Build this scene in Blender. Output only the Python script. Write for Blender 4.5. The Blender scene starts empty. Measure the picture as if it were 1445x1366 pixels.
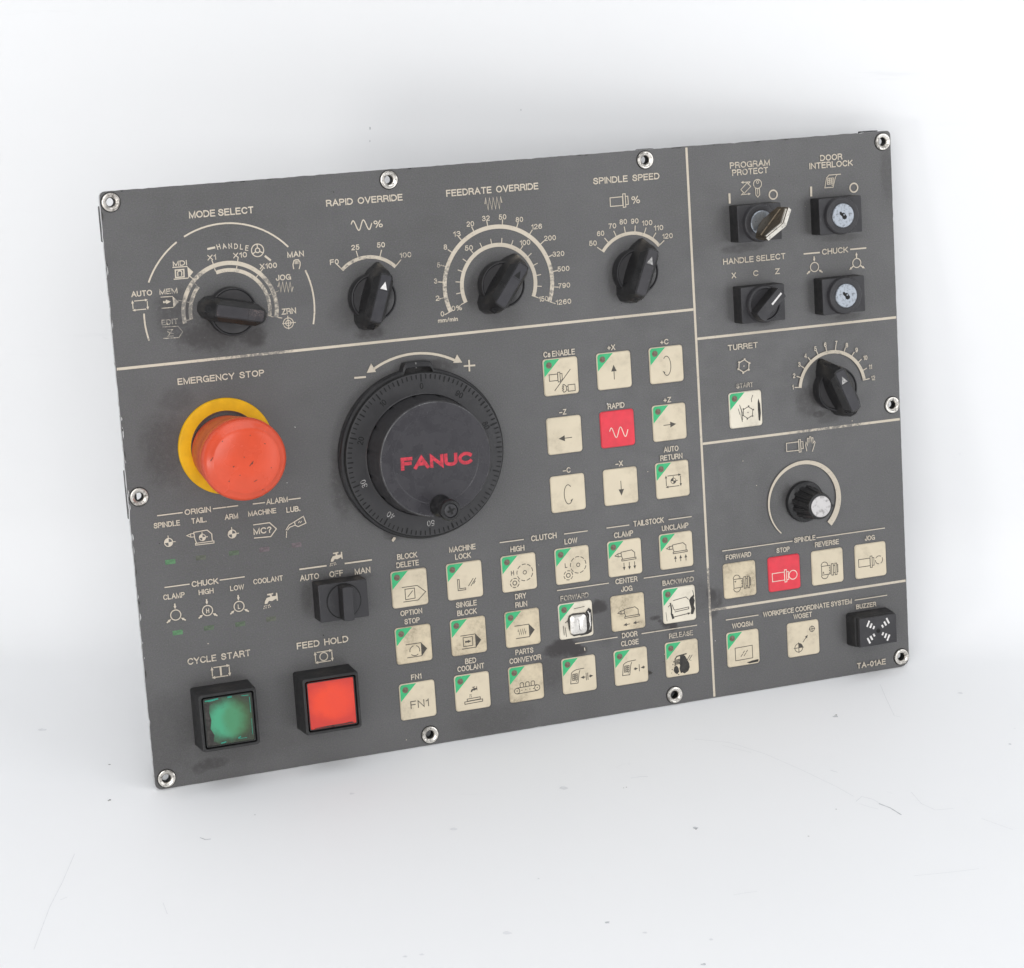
import bpy, math, random, os
from math import sin, cos, pi, radians
from mathutils import Vector, Matrix
from mathutils.geometry import tessellate_polygon

random.seed(7)
scene = bpy.context.scene
COL = scene.collection
MM = 0.001

# ------------------------------------------------------------------ camera
cam_data = bpy.data.cameras.new('camera')
cam_data.sensor_fit = 'HORIZONTAL'
cam_data.sensor_width = 36.0
cam_data.lens = 36.0 * 3246.354 / 1445.0
cam_data.clip_start = 0.05
cam_data.clip_end = 50.0
camera = bpy.data.objects.new('camera', cam_data)
camera.location = (0.174315, -1.008709, 0.521647)
camera.rotation_euler = (radians(90 - 19.741), 0, 0)
COL.objects.link(camera)
scene.camera = camera

# ------------------------------------------------------------------ light
world = bpy.data.worlds.new('World')
scene.world = world
world.use_nodes = True
bg = world.node_tree.nodes['Background']
bg.inputs['Color'].default_value = (0.95, 0.97, 1.0, 1)
bg.inputs['Strength'].default_value = 0.32

def area(name, loc, target, sx, sy, power, color):
    d = bpy.data.lights.new(name, 'AREA')
    d.shape = 'RECTANGLE'
    d.size, d.size_y = sx, sy
    d.energy = power
    d.color = color
    o = bpy.data.objects.new(name, d)
    o.location = loc
    o.rotation_euler = (Vector(target) - Vector(loc)).to_track_quat('-Z', 'Y').to_euler()
    COL.objects.link(o)
    return o

area('softbox_left', (-0.78, -1.00, 0.14), (0.15, 0.15, 0.16), 0.24, 0.22, 2.5, (1.0, 0.985, 0.96))
area('softbox_right', (1.20, -0.85, 0.14), (0.25, 0.15, 0.16), 0.24, 0.22, 0.6, (0.97, 0.98, 1.0))
area('fill_front', (0.02, -1.80, 0.9), (0.17, 0.20, 0.12), 1.7, 1.2, 19.2, (1.0, 1.0, 1.0))  # added general fill from behind the camera, its shadows hidden
area('fill_side', (1.35, -0.50, 0.55), (0.30, 0.12, 0.18), 0.9, 0.8, 3.3, (0.97, 0.98, 1.0))  # added fill, put in for the sheen on the right of the plate
area('fill_overhead', (0.15, -0.30, 2.40), (0.18, -0.1, 0.0), 2.4, 2.0, 22.5, (0.94, 0.97, 1.0))  # added fill to brighten the floor

vs = scene.view_settings
vs.view_transform = 'Standard'
vs.look = 'None'
vs.exposure = 0.0
vs.gamma = 1.0
vs.use_curve_mapping = False
scene.cycles.use_denoising = True
scene.cycles.max_bounces = 8

# ------------------------------------------------------------------ materials
def rgb(r, g, b):                                   # sRGB 0-255 -> linear
    def f(c):
        c /= 255.0
        return c / 12.92 if c <= 0.04045 else ((c + 0.055) / 1.055) ** 2.4
    return (f(r), f(g), f(b), 1.0)

class NT:
    def __init__(self, name):
        self.m = bpy.data.materials.new(name)
        self.m.use_nodes = True
        self.t = self.m.node_tree
        self.bsdf = self.t.nodes['Principled BSDF']
        self.co = self.n('ShaderNodeTexCoord').outputs['Object']
    def n(self, kind, **kw):
        nd = self.t.nodes.new(kind)
        for k, v in kw.items():
            setattr(nd, k, v)
        return nd
    def put(self, sock, v):
        if hasattr(v, 'is_output'):
            self.t.links.new(v, sock)
        else:
            sock.default_value = v
    def math(self, op, a, b=0.0, c=None, clamp=False):
        nd = self.n('ShaderNodeMath', operation=op)
        nd.use_clamp = clamp
        self.put(nd.inputs[0], a)
        self.put(nd.inputs[1], b)
        if c is not None:
            self.put(nd.inputs[2], c)
        return nd.outputs[0]
    def noise(self, scale, detail=3.0, rough=0.55, co=None, dist=0.0):
        nd = self.n('ShaderNodeTexNoise')
        self.t.links.new(co if co is not None else self.co, nd.inputs['Vector'])
        nd.inputs['Scale'].default_value = scale
        nd.inputs['Detail'].default_value = detail
        nd.inputs['Roughness'].default_value = rough
        nd.inputs['Distortion'].default_value = dist
        return nd.outputs['Fac']
    def ramp(self, v, lo, hi, a=0.0, b=1.0):
        nd = self.n('ShaderNodeMapRange', interpolation_type='SMOOTHSTEP')
        self.put(nd.inputs['Value'], v)
        nd.inputs['From Min'].default_value = lo
        nd.inputs['From Max'].default_value = hi
        nd.inputs['To Min'].default_value = a
        nd.inputs['To Max'].default_value = b
        return nd.outputs['Result']
    def mix(self, fac, a, b):
        nd = self.n('ShaderNodeMix', data_type='RGBA')
        self.put(nd.inputs[0], fac)
        self.put(nd.inputs[6], a)
        self.put(nd.inputs[7], b)
        return nd.outputs[2]
    def bump(self, h, strength, dist=0.0004):
        nd = self.n('ShaderNodeBump')
        nd.inputs['Strength'].default_value = strength
        nd.inputs['Distance'].default_value = dist
        self.t.links.new(h, nd.inputs['Height'])
        self.t.links.new(nd.outputs['Normal'], self.bsdf.inputs['Normal'])
    def spots(self, lst, wobble, amt=0.55):
        """greatest of a list of ragged elliptic blotches (x, y, rx, ry, strength), millimetres"""
        acc = None
        for (x, y), rx, ry, s in lst:
            sub = self.n('ShaderNodeVectorMath', operation='SUBTRACT')
            self.t.links.new(self.co, sub.inputs[0])
            sub.inputs[1].default_value = (x * MM, y * MM, 0)
            mul = self.n('ShaderNodeVectorMath', operation='MULTIPLY')
            self.t.links.new(sub.outputs[0], mul.inputs[0])
            mul.inputs[1].default_value = (1 / (rx * MM), 1 / (ry * MM), 0)
            ln = self.n('ShaderNodeVectorMath', operation='LENGTH')
            self.t.links.new(mul.outputs[0], ln.inputs[0])
            d = self.math('MULTIPLY_ADD', wobble, amt * 2, ln.outputs['Value'])
            f = self.ramp(d, 0.55 + amt, 1.25 + amt, s, 0.0)
            acc = f if acc is None else self.math('MAXIMUM', acc, f)
        return acc
    def out(self, color=None, rough=None, metal=None, spec=None, coat=None, coat_rough=None, ior=None, trans=None):
        for k, v in (('Base Color', color), ('Roughness', rough), ('Metallic', metal), ('Specular IOR Level', spec),
                     ('Coat Weight', coat), ('Coat Roughness', coat_rough), ('IOR', ior), ('Transmission Weight', trans)):
            if v is not None:
                self.put(self.bsdf.inputs[k], v)
        return self.m

def simple(name, c, rough, metal=0.0, spec=0.5, var=0.12, scale=250.0, bump=0.0, bscale=1500.0, coat=0.0, rvar=0.1):
    t = NT(name)
    nz = t.noise(scale, 4.0)
    d = tuple(x * (1 - var) for x in c[:3]) + (1,)
    l = tuple(min(1, x * (1 + var)) for x in c[:3]) + (1,)
    col = t.mix(t.ramp(nz, 0.3, 0.7), d, l)
    if bump:
        t.bump(t.noise(bscale, 3.0), bump, 0.0002)
    return t.out(col, t.ramp(t.noise(scale * 0.6, 4.0), 0.3, 0.7, max(0.02, rough - rvar), rough + rvar), metal, spec, coat)

PLATE_RGB = (0.098, 0.096, 0.096, 1)
DARK_SPOTS = [  # grime at mode knob and torn key, plain dark haloes beside other controls
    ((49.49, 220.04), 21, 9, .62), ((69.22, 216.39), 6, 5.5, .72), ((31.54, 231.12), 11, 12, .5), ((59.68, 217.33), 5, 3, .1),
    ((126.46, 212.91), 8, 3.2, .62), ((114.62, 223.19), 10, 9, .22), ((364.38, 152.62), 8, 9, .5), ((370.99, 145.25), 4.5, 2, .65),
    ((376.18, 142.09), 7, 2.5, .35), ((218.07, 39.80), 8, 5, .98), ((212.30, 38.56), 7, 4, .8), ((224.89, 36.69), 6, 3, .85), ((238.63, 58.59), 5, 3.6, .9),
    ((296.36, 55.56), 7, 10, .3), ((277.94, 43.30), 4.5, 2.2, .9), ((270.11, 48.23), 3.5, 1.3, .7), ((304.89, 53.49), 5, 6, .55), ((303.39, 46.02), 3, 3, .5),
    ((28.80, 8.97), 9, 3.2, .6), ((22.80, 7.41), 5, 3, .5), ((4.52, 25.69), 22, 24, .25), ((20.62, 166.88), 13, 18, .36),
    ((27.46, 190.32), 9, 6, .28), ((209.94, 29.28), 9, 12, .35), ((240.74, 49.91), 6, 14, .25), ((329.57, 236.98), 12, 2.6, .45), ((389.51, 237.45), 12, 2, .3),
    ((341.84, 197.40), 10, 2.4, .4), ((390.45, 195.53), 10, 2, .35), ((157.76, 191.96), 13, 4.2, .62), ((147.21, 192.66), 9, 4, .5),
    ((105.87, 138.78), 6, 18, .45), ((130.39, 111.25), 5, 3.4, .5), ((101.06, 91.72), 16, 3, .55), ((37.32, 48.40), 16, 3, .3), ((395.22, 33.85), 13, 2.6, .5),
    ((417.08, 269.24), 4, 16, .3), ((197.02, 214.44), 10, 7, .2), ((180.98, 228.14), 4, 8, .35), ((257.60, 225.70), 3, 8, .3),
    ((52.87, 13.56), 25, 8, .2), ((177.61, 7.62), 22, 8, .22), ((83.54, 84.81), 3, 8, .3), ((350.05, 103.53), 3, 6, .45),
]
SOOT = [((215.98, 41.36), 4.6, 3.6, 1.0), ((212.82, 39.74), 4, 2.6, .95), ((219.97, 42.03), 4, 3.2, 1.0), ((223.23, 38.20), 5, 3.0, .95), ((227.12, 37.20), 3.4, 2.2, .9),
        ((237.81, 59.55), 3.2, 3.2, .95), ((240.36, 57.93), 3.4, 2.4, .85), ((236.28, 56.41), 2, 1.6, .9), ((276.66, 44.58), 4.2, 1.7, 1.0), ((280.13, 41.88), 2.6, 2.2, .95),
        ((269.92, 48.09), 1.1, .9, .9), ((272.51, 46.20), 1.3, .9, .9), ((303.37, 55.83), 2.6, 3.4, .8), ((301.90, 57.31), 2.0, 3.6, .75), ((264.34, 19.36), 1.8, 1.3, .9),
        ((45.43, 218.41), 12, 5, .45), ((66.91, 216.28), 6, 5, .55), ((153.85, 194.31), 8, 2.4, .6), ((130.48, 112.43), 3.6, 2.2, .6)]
WEAR = [((57, 226), 30, 24, .55), ((36.49, 228.95), 9, 12, .95), ((77.71, 233.57), 6, 16, .75), ((44.66, 243.42), 8, 8, .75), ((166.95, 234.53), 6, 20, .55),
        ((222.78, 225.71), 6, 14, .5), ((71.14, 208.03), 16, 4, .8), ((147.48, 249.11), 7, 4, .55), ((27.46, 223.90), 12, 10, .8), ((27.77, 236.54), 9, 9, .5),
        ((401.85, 161.18), 9, 5, .35), ((381.90, 177.27), 8, 4, .3), ((376.59, 136.48), 26, 3, .7), ((226.73, 65.27), 12, 4, .6), ((286.48, 65.83), 12, 4, .55),
        ((283.97, 37.75), 12, 4, .55), ((301.63, 60.75), 4, 12, .9), ((303.66, 47.69), 9, 4, .8), ((339.06, 279.19), 14, 7, .35), ((327.68, 165.51), 9, 3, .65),
        ((98.47, 94.26), 16, 4, .4), ((300.99, 56.61), 4, 12, .6), ((36.85, 61.97), 24, 5, .3), ((123.55, 244.88), 14, 8, .5)]

def plate_material():
    t = NT('plate_paint')
    big = t.noise(14, 4.0)
    mid = t.noise(90, 5.0, 0.62)
    fine = t.noise(1500, 3.0, 0.7)
    hue = t.noise(700, 2.0)
    c = t.mix(t.ramp(big, 0.3, 0.7), (0.077, 0.0755, 0.0735, 1), (0.098, 0.0965, 0.096, 1))
    c = t.mix(t.ramp(mid, 0.35, 0.75, 0, .35), c, (0.075, 0.073, 0.076, 1))
    c = t.mix(t.ramp(fine, 0.38, 0.70, 0, .55), c, (0.145, 0.142, 0.140, 1))
    c = t.mix(t.ramp(fine, 0.28, 0.42, .40, 0), c, (0.052, 0.051, 0.052, 1))
    c = t.mix(t.ramp(hue, 0.50, 0.66, 0, .5), c, (0.094, 0.086, 0.100, 1))
    c = t.mix(t.ramp(hue, 0.34, 0.50, .4, 0), c, (0.088, 0.094, 0.088, 1))
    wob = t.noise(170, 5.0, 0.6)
    g = t.spots(DARK_SPOTS, wob)
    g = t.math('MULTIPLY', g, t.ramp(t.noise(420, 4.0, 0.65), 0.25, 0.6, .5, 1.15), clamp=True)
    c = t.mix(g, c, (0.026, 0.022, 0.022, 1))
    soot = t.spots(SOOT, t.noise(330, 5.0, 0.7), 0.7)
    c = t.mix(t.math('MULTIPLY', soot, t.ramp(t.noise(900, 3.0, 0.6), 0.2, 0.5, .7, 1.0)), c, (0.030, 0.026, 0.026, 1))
    sp = t.ramp(t.noise(900, 1.0), 0.74, 0.78)
    c = t.mix(t.math('MULTIPLY', sp, 0.35), c, (0.22, 0.21, 0.20, 1))
    t.bump(t.noise(2200, 2.0), 0.18, 0.00012)
    r = t.math('MULTIPLY_ADD', g, 0.1, t.ramp(mid, 0.3, 0.7, 0.31, 0.42))
    return t.out(c, r, 0.0, 0.6)

def ink_material():
    t = NT('cream_ink')
    wob = t.noise(260, 4.0, 0.65)
    w = t.spots(WEAR, wob)
    rub = t.ramp(t.math('ADD', t.noise(520, 5.0, 0.75), t.math('MULTIPLY', w, 0.26)), 0.56, 0.76, 0.0, 0.86)
    c = t.mix(t.noise(120), (0.53, 0.46, 0.365, 1), (0.64, 0.575, 0.475, 1))
    c = t.mix(rub, c, (0.15, 0.145, 0.14, 1))
    return t.out(c, 0.5, 0.0, 0.4)

def key_material(name, dirt, base=(0.66, 0.565, 0.405, 1)):
    t = NT(name)
    oi = t.n('ShaderNodeObjectInfo').outputs['Random']
    off = t.n('ShaderNodeVectorMath', operation='ADD')
    t.t.links.new(t.co, off.inputs[0])
    comb = t.n('ShaderNodeCombineXYZ')
    t.put(comb.inputs[0], oi); t.put(comb.inputs[1], t.math('MULTIPLY', oi, 7.3))
    t.t.links.new(comb.outputs[0], off.inputs[1])
    co = off.outputs[0]
    lo = t.noise(75, 4.0, 0.6, co)
    hi = t.noise(650, 5.0, 0.7, co)
    c = t.mix(t.noise(140, 3.0, 0.5, co), tuple(x * .93 for x in base[:3]) + (1,), tuple(min(1, x * 1.05) for x in base[:3]) + (1,))
    m = t.math('MULTIPLY', t.ramp(lo, 0.46 - dirt * .18, 0.66), t.ramp(hi, 0.40, 0.70, .35, 1.0))
    c = t.mix(t.math('MULTIPLY', m, 0.25 + dirt * .55), c, (0.15, 0.115, 0.075, 1))
    t.bump(t.noise(1200, 2.0, 0.5, co), 0.12, 0.0002)
    return t.out(c, t.ramp(lo, 0.3, 0.7, 0.34, 0.5), 0, 0.45)

def lens_material(name, deep, glow, edge, cx, cy, rx, ry, dark):
    """tinted acrylic over a diffuser; the brighter glow in its middle is painted into the colour"""
    t = NT(name)
    wob = t.noise(130, 4.0, 0.6)
    s = t.spots([((cx, cy), rx, ry, 1.0)], wob, 0.35)
    c = t.mix(s, deep, glow)
    e = t.spots([((cx + rx * .55, cy), rx * .8, ry * .95, 1.0)], wob, 0.3)
    c = t.mix(t.math('MULTIPLY', e, 0.5), c, edge)
    rub = t.ramp(t.noise(700, 4.0, 0.7), 0.60, 0.70, 0, 0.35)
    c = t.mix(rub, c, dark)
    return t.out(c, 0.22, 0, 0.5, 0.6, 0.08)

def metal_material(name, c, rough, dirt, scale=600, dcol=(0.04, 0.033, 0.026, 1)):
    t = NT(name)
    d = t.ramp(t.noise(scale, 5.0, 0.65), 0.5, 0.68, 0, dirt)
    col = t.mix(d, c, dcol)
    t.bump(t.noise(scale * 1.5, 3.0), 0.25, 0.0002)
    return t.out(col, t.math('MULTIPLY_ADD', d, 0.35, rough), t.math('SUBTRACT', 1.0, t.math('MULTIPLY', d, 0.6)), 0.5)

def dusty_black(name, c=(0.013, 0.0125, 0.014, 1), dust=0.35, rough=0.42, dust_c=(0.075, 0.07, 0.07, 1), scale=120):
    t = NT(name)
    m = t.math('MULTIPLY', t.ramp(t.noise(scale, 5.0, 0.6), 0.45, 0.75), t.ramp(t.noise(1400, 3.0, 0.7), 0.4, 0.65))
    col = t.mix(t.math('MULTIPLY', m, dust), c, dust_c)
    t.bump(t.noise(1700, 3.0), 0.22, 0.0002)
    return t.out(col, t.ramp(t.noise(160, 4.0), 0.3, 0.7, rough - .07, rough + .1), 0, 0.5)

def backdrop_material():
    t = NT('white_backdrop')
    c = t.mix(t.noise(6, 4.0), (0.845, 0.848, 0.855, 1), (0.875, 0.875, 0.88, 1))
    scr = t.noise(55, 6.0, 0.75, None, 0.6)
    c = t.mix(t.ramp(scr, 0.66, 0.80, 0, .22), c, (0.55, 0.56, 0.58, 1))
    st = t.n('ShaderNodeVectorMath', operation='MULTIPLY')
    t.t.links.new(t.co, st.inputs[0]); st.inputs[1].default_value = (9, 90, 90)
    c = t.mix(t.ramp(t.noise(1.0, 4.0, 0.6, st.outputs[0]), 0.68, 0.78, 0, .16), c, (0.6, 0.61, 0.63, 1))
    t.bump(t.noise(260, 4.0), 0.05, 0.0004)
    return t.out(c, 0.55, 0, 0.35)

M = {}
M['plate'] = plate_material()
M['ink'] = ink_material()
M['edge'] = metal_material('plate_edge', (0.62, 0.62, 0.62, 1), 0.42, 0.55, 260)
M['black'] = dusty_black('black_plastic')
M['chip'] = dusty_black('chipped_rim', (0.05, 0.05, 0.052, 1), 1.0, 0.3, (0.45, 0.44, 0.44, 1), 60)
M['black_gloss'] = dusty_black('black_gloss_plastic', (0.012, 0.0118, 0.0125, 1), 0.45, 0.33)
M['grip'] = dusty_black('grip_plate', (0.030, 0.029, 0.034, 1), 0.5, 0.36)
M['lit_lobe'] = dusty_black('lit_knob_lobe', (0.068, 0.066, 0.068, 1), 0.6, 0.36, (0.09, 0.085, 0.085, 1))  # knob plastic painted lighter, as if the lobes caught the light
M['grip_worn'] = dusty_black('worn_grip_plate', (0.030, 0.028, 0.032, 1), 1.0, 0.36, (0.20, 0.15, 0.14, 1), 70)
M['bezel'] = dusty_black('bezel_plastic', (0.016, 0.016, 0.0165, 1), 0.6, 0.55)
M['switch'] = dusty_black('switch_plastic', (0.030, 0.029, 0.032, 1), 0.5, 0.45)
M['switch_shade'] = dusty_black('shaded_switch_plastic', (0.014, 0.0135, 0.014, 1), 0.7, 0.5)  # same switch plastic, with the shade of the sides put into its colour
M['dial'] = dusty_black('dial_plastic', (0.031, 0.030, 0.032, 1), 0.4, 0.36)
M['hub'] = dusty_black('hub_plastic', (0.034, 0.032, 0.037, 1), 0.25, 0.27, (0.055, 0.05, 0.055, 1), 90)
M['pit'] = simple('dark_recess', (0.004, 0.004, 0.004, 1), 0.7)
M['white'] = simple('white_paint', (0.72, 0.70, 0.68, 1), 0.5, var=.15, scale=900)
M['grey_mark'] = simple('worn_white_paint', (0.34, 0.33, 0.32, 1), 0.5, var=.5, scale=900)
M['red_logo'] = simple('red_logo_paint', (0.50, 0.028, 0.05, 1), 0.45, var=.3, scale=700)
M['red'] = simple('faded_red_plastic', (0.645, 0.074, 0.028, 1), 0.34, var=.06, scale=60, bump=.08)
M['red_body'] = simple('faded_red_collar', (0.56, 0.085, 0.038, 1), 0.5, var=.15, scale=90, bump=.08)
M['mark'] = simple('dark_scuff', (0.07, 0.03, 0.02, 1), 0.6)
M['yellow'] = simple('yellow_plastic', (0.69, 0.37, 0.003, 1), 0.5, spec=.3, var=.10, scale=110, bump=.08)
M['key'] = key_material('cream_key', 0.04, (0.66, 0.575, 0.43, 1))
M['key_dirty'] = key_material('soiled_cream_key', 0.75)
M['key_shiny'] = key_material('lifted_cream_film', 0.05, (0.74, 0.68, 0.56, 1))
M['key_red'] = simple('red_key_film', (0.70, 0.040, 0.062, 1), 0.45, var=.08, scale=150)
M['green'] = simple('green_key_film', (0.040, 0.42, 0.17, 1), 0.45, var=.1, scale=150)
M['keyink'] = simple('dark_key_ink', (0.062, 0.055, 0.046, 1), 0.5, var=.3, scale=800)
M['tear'] = simple('torn_film_grime', (0.028, 0.025, 0.022, 1), 0.5, var=.5, scale=700)
M['creamink'] = simple('cream_key_ink', (0.72, 0.60, 0.50, 1), 0.5)
M['led_off'] = simple('brown_indicator', (0.16, 0.115, 0.085, 1), 0.35, var=.3, scale=900)
M['led_green'] = simple('green_window', (0.085, 0.20, 0.095, 1), 0.4, var=.2, scale=700)
M['led_dim'] = simple('dim_green_window', (0.085, 0.115, 0.075, 1), 0.4, var=.25, scale=700)
M['led_faint'] = simple('faint_olive_window', (0.095, 0.102, 0.078, 1), 0.4, var=.25, scale=700)
M['led_purple'] = simple('faint_purple_window', (0.125, 0.10, 0.108, 1), 0.4, var=.25, scale=700)
M['nickel'] = metal_material('nickel', (0.78, 0.745, 0.69, 1), 0.24, 0.8, 420)
M['nickel_dark'] = metal_material('tarnished_nickel', (0.62, 0.585, 0.54, 1), 0.32, 0.9, 380)
M['chrome'] = metal_material('brushed_chrome', (0.37, 0.40, 0.44, 1), 0.38, 0.5, 700)
M['aluminium'] = metal_material('cap_aluminium', (0.60, 0.58, 0.57, 1), 0.45, 0.45, 260)
M['brass'] = metal_material('brown_key_metal', (0.17, 0.138, 0.10, 1), 0.45, 0.9, 330)
M['key_edge'] = metal_material('worn_key_edge', (0.86, 0.82, 0.74, 1), 0.28, 0.6, 380)
M['silver_film'] = metal_material('bare_contact_dome', (0.88, 0.85, 0.80, 1), 0.3, 0.25, 500)
M['green_lens'] = lens_material('green_lens', (0.020, 0.030, 0.012, 1), (0.045, 0.32, 0.17, 1), (0.050, 0.14, 0.035, 1), -1.6, 0.0, 9.6, 10.2, (0.03, 0.06, 0.03, 1))
M['red_lens'] = lens_material('red_lens', (0.56, 0.024, 0.012, 1), (0.78, 0.046, 0.008, 1), (0.76, 0.044, 0.014, 1), -0.5, 1.0, 11.0, 10.0, (0.50, 0.04, 0.03, 1))
M['backdrop'] = backdrop_material()
M['scuff'] = simple('grey_scuff', (0.50, 0.51, 0.53, 1), 0.6, var=.2, scale=500)
M['scuff_light'] = simple('pale_scuff', (0.73, 0.735, 0.75, 1), 0.6, var=.05, scale=500)
M['speck'] = simple('dark_speck', (0.16, 0.155, 0.15, 1), 0.7)

# ------------------------------------------------------------------ mesh helpers (all in millimetres)
class MB:
    def __init__(self, *mats):
        self.v, self.f, self.m, self.mats = [], [], [], list(mats)
        self.z = 0.0
    def mat(self, name):
        if name not in self.mats:
            self.mats.append(name)
        return self.mats.index(name)
    def add(self, vs, fs, mat):
        o = len(self.v)
        self.v += [tuple(p) for p in vs]
        self.f += [tuple(i + o for i in f) for f in fs]
        self.m += [self.mat(mat)] * len(fs)
    # solids
    def rings(self, rings, mat, cap0=True, cap1=True):
        n = len(rings[0])
        vs = [p for r in rings for p in r]
        fs = []
        for k in range(len(rings) - 1):
            for i in range(n):
                j = (i + 1) % n
                fs.append((k * n + i, k * n + j, (k + 1) * n + j, (k + 1) * n + i))
        if cap0:
            fs.append(tuple(range(n - 1, -1, -1)))
        if cap1:
            fs.append(tuple((len(rings) - 1) * n + i for i in range(n)))
        self.add(vs, fs, mat)
    def lathe(self, prof, mat, c=(0, 0), n=56, cap0=False, cap1=False, mod=None):
        rs = []
        for r, z in prof:
            ring = []
            for i in range(n):
                a = 2 * pi * i / n
                rr = r if mod is None else mod(r, z, a)
                ring.append((c[0] + rr * cos(a), c[1] + rr * sin(a), z))
            rs.append(ring)
        self.rings(rs, mat, cap0, cap1)
    def rbox(self, cx, cy, w, h, r, z0, z1, bev, mat, n=4, taper=0.0, cap0=False):
        rs = []
        for z, ins in ((z0, 0), (z1 - bev, taper), (z1 - bev * .3, taper + bev * .3), (z1, taper + bev)):
            rs.append([(x, y, z) for x, y in rrect(cx, cy, w - 2 * ins, h - 2 * ins, max(.05, r - ins * .5), n)])
        self.rings(rs, mat, cap0, True)
    def outline(self, layers, mat, rot=0.0, c=(0, 0), cap0=False, top=None):
        """layers: [(z, [(x, y) ...])] of equal length"""
        ca, sa = cos(rot), sin(rot)
        self.rings([[(c[0] + x * ca - y * sa, c[1] + x * sa + y * ca, z) for x, y in pts] for z, pts in (layers if top is None else layers[:-1])], mat, cap0, top is None)
        if top:
            self.rings([[(c[0] + x * ca - y * sa, c[1] + x * sa + y * ca, z) for x, y in pts] for z, pts in layers[-2:]], top, False, True)
    # flat printing: every piece lies a hair above the one before
    def up(self):
        self.z += 0.0007
        return self.z
    def poly(self, pts, mat, z=None):
        z = self.up() if z is None else z
        vs = [Vector((x, y, 0)) for x, y in pts]
        tris = tessellate_polygon([vs])
        fs = []
        for a, b, c in tris:
            n = (vs[b] - vs[a]).cross(vs[c] - vs[a]).z
            fs.append((a, b, c) if n > 0 else (a, c, b))
        self.add([(x, y, z) for x, y in pts], fs, mat)
    def line(self, pts, w, mat, closed=False):
        z = self.up()
        w = max(w, .40) if mat in ('keyink', 'ink') else w
        pts = [Vector((p[0], p[1])) for p in pts]
        q = [pts[0]]
        for p in pts[1:]:
            if (p - q[-1]).length > 1e-4:
                q.append(p)
        pts = q
        n = len(pts)
        if n < 2:
            return
        vs = []
        for i in range(n):
            a = pts[i - 1] if (i > 0 or closed) else None
            b = pts[(i + 1) % n] if (i < n - 1 or closed) else None
            d1 = (pts[i] - a).normalized() if a is not None else None
            d2 = (b - pts[i]).normalized() if b is not None else None
            d = d1 if d2 is None else d2 if d1 is None else (d1 + d2)
            if d.length < 1e-3:
                d = d1
            d = d.normalized()
            nn = Vector((-d.y, d.x))
            k = 1.0
            if d1 is not None and d2 is not None:
                k = 1 / max(.45, nn.dot(Vector((-d1.y, d1.x))))
            vs += [pts[i] + nn * w / 2 * k, pts[i] - nn * w / 2 * k]
        fs = []
        for i in range(n if closed else n - 1):
            j = (i + 1) % n
            fs.append((2 * i + 1, 2 * j + 1, 2 * j, 2 * i))
        self.add([(p.x, p.y, z) for p in vs], fs, mat)
    def arc(self, c, r, w, a0, a1, mat, w1=None):
        """band of outer radius r and width w (towards the centre), degrees"""
        z = self.up()
        w = max(w, .40) if mat == 'keyink' else w
        n = max(6, int(abs(a1 - a0) / 4))
        vs, fs = [], []
        for i in range(n + 1):
            t = i / n
            a = radians(a0 + (a1 - a0) * t)
            ww = w if w1 is None else w + (w1 - w) * t
            for rr in (r, r - ww):
                vs.append((c[0] + rr * cos(a), c[1] + rr * sin(a), z))
        s = a1 > a0
        for i in range(n):
            f = (2 * i, 2 * i + 2, 2 * i + 3, 2 * i + 1)
            fs.append(f if s else f[::-1])
        self.add(vs, fs, mat)
    def ring(self, c, r, w, mat):
        self.arc(c, r + w / 2, w, 0, 360, mat)
    def disc(self, c, r, mat, n=20):
        self.poly([(c[0] + r * cos(2 * pi * i / n), c[1] + r * sin(2 * pi * i / n)) for i in range(n)], mat)
    def tick(self, c, r0, r1, ang, w, mat):
        a = radians(ang)
        self.line([(c[0] + r0 * cos(a), c[1] + r0 * sin(a)), (c[0] + r1 * cos(a), c[1] + r1 * sin(a))], w, mat)
    def arrow(self, a, b, w, head, mat):
        a, b = Vector(a), Vector(b)
        d = (b - a).normalized(); n = Vector((-d.y, d.x))
        self.line([a, b - d * head * .9], w, mat)
        self.poly([b, b - d * head + n * head * .45, b - d * head - n * head * .45], mat)
    def text(self, s, L, R, cap, mat, rot=None, bold=.15):
        """lettering between two points at mid height, cap = height of a capital, bold = stroke / cap"""
        strokes, w = layout(s)
        bold = bold if bold > .05 else .14
        sw = cap * bold
        L, R = Vector(L), Vector(R)
        c = (L + R) / 2
        tot = abs(R.x - L.x)
        sx = max(.05, (tot - sw) / max(w, .02)) if w > .1 else cap
        sy = cap - sw
        sw = min(sw, sw * (.55 + .45 * sx / (cap * .95)))
        ca, sa = (1.0, 0.0) if rot is None else (cos(rot), sin(rot))
        for st in strokes:
            q = []
            for x, y in st:
                u, v = (x - w / 2) * sx, (y - .5) * sy
                q.append((c.x + u * ca - v * sa, c.y + u * sa + v * ca))
            closed = len(q) > 4 and math.hypot(q[0][0] - q[-1][0], q[0][1] - q[-1][1]) < 1e-3
            if not closed:      # square the stroke ends out to the cap line
                for a, b in ((0, 1), (-1, -2)):
                    d = Vector(q[a]) - Vector(q[b])
                    if d.length > 1e-6:
                        d = d.normalized() * sw * (.5 if abs(d.y) > abs(d.x) else .35)
                        q[a] = (q[a][0] + d.x, q[a][1] + d.y)
            self.line(q[:-1] if closed else q, sw, mat, closed)
    def ctext(self, s, c, cap, mat, squeeze=.92, rot=None, bold=.15):
        strokes, w = layout(s)
        hw = ((w * cap * .85) * squeeze + cap * .15) / 2
        self.text(s, (c[0] - hw, c[1]), (c[0] + hw, c[1]), cap, mat, rot, bold)
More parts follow.
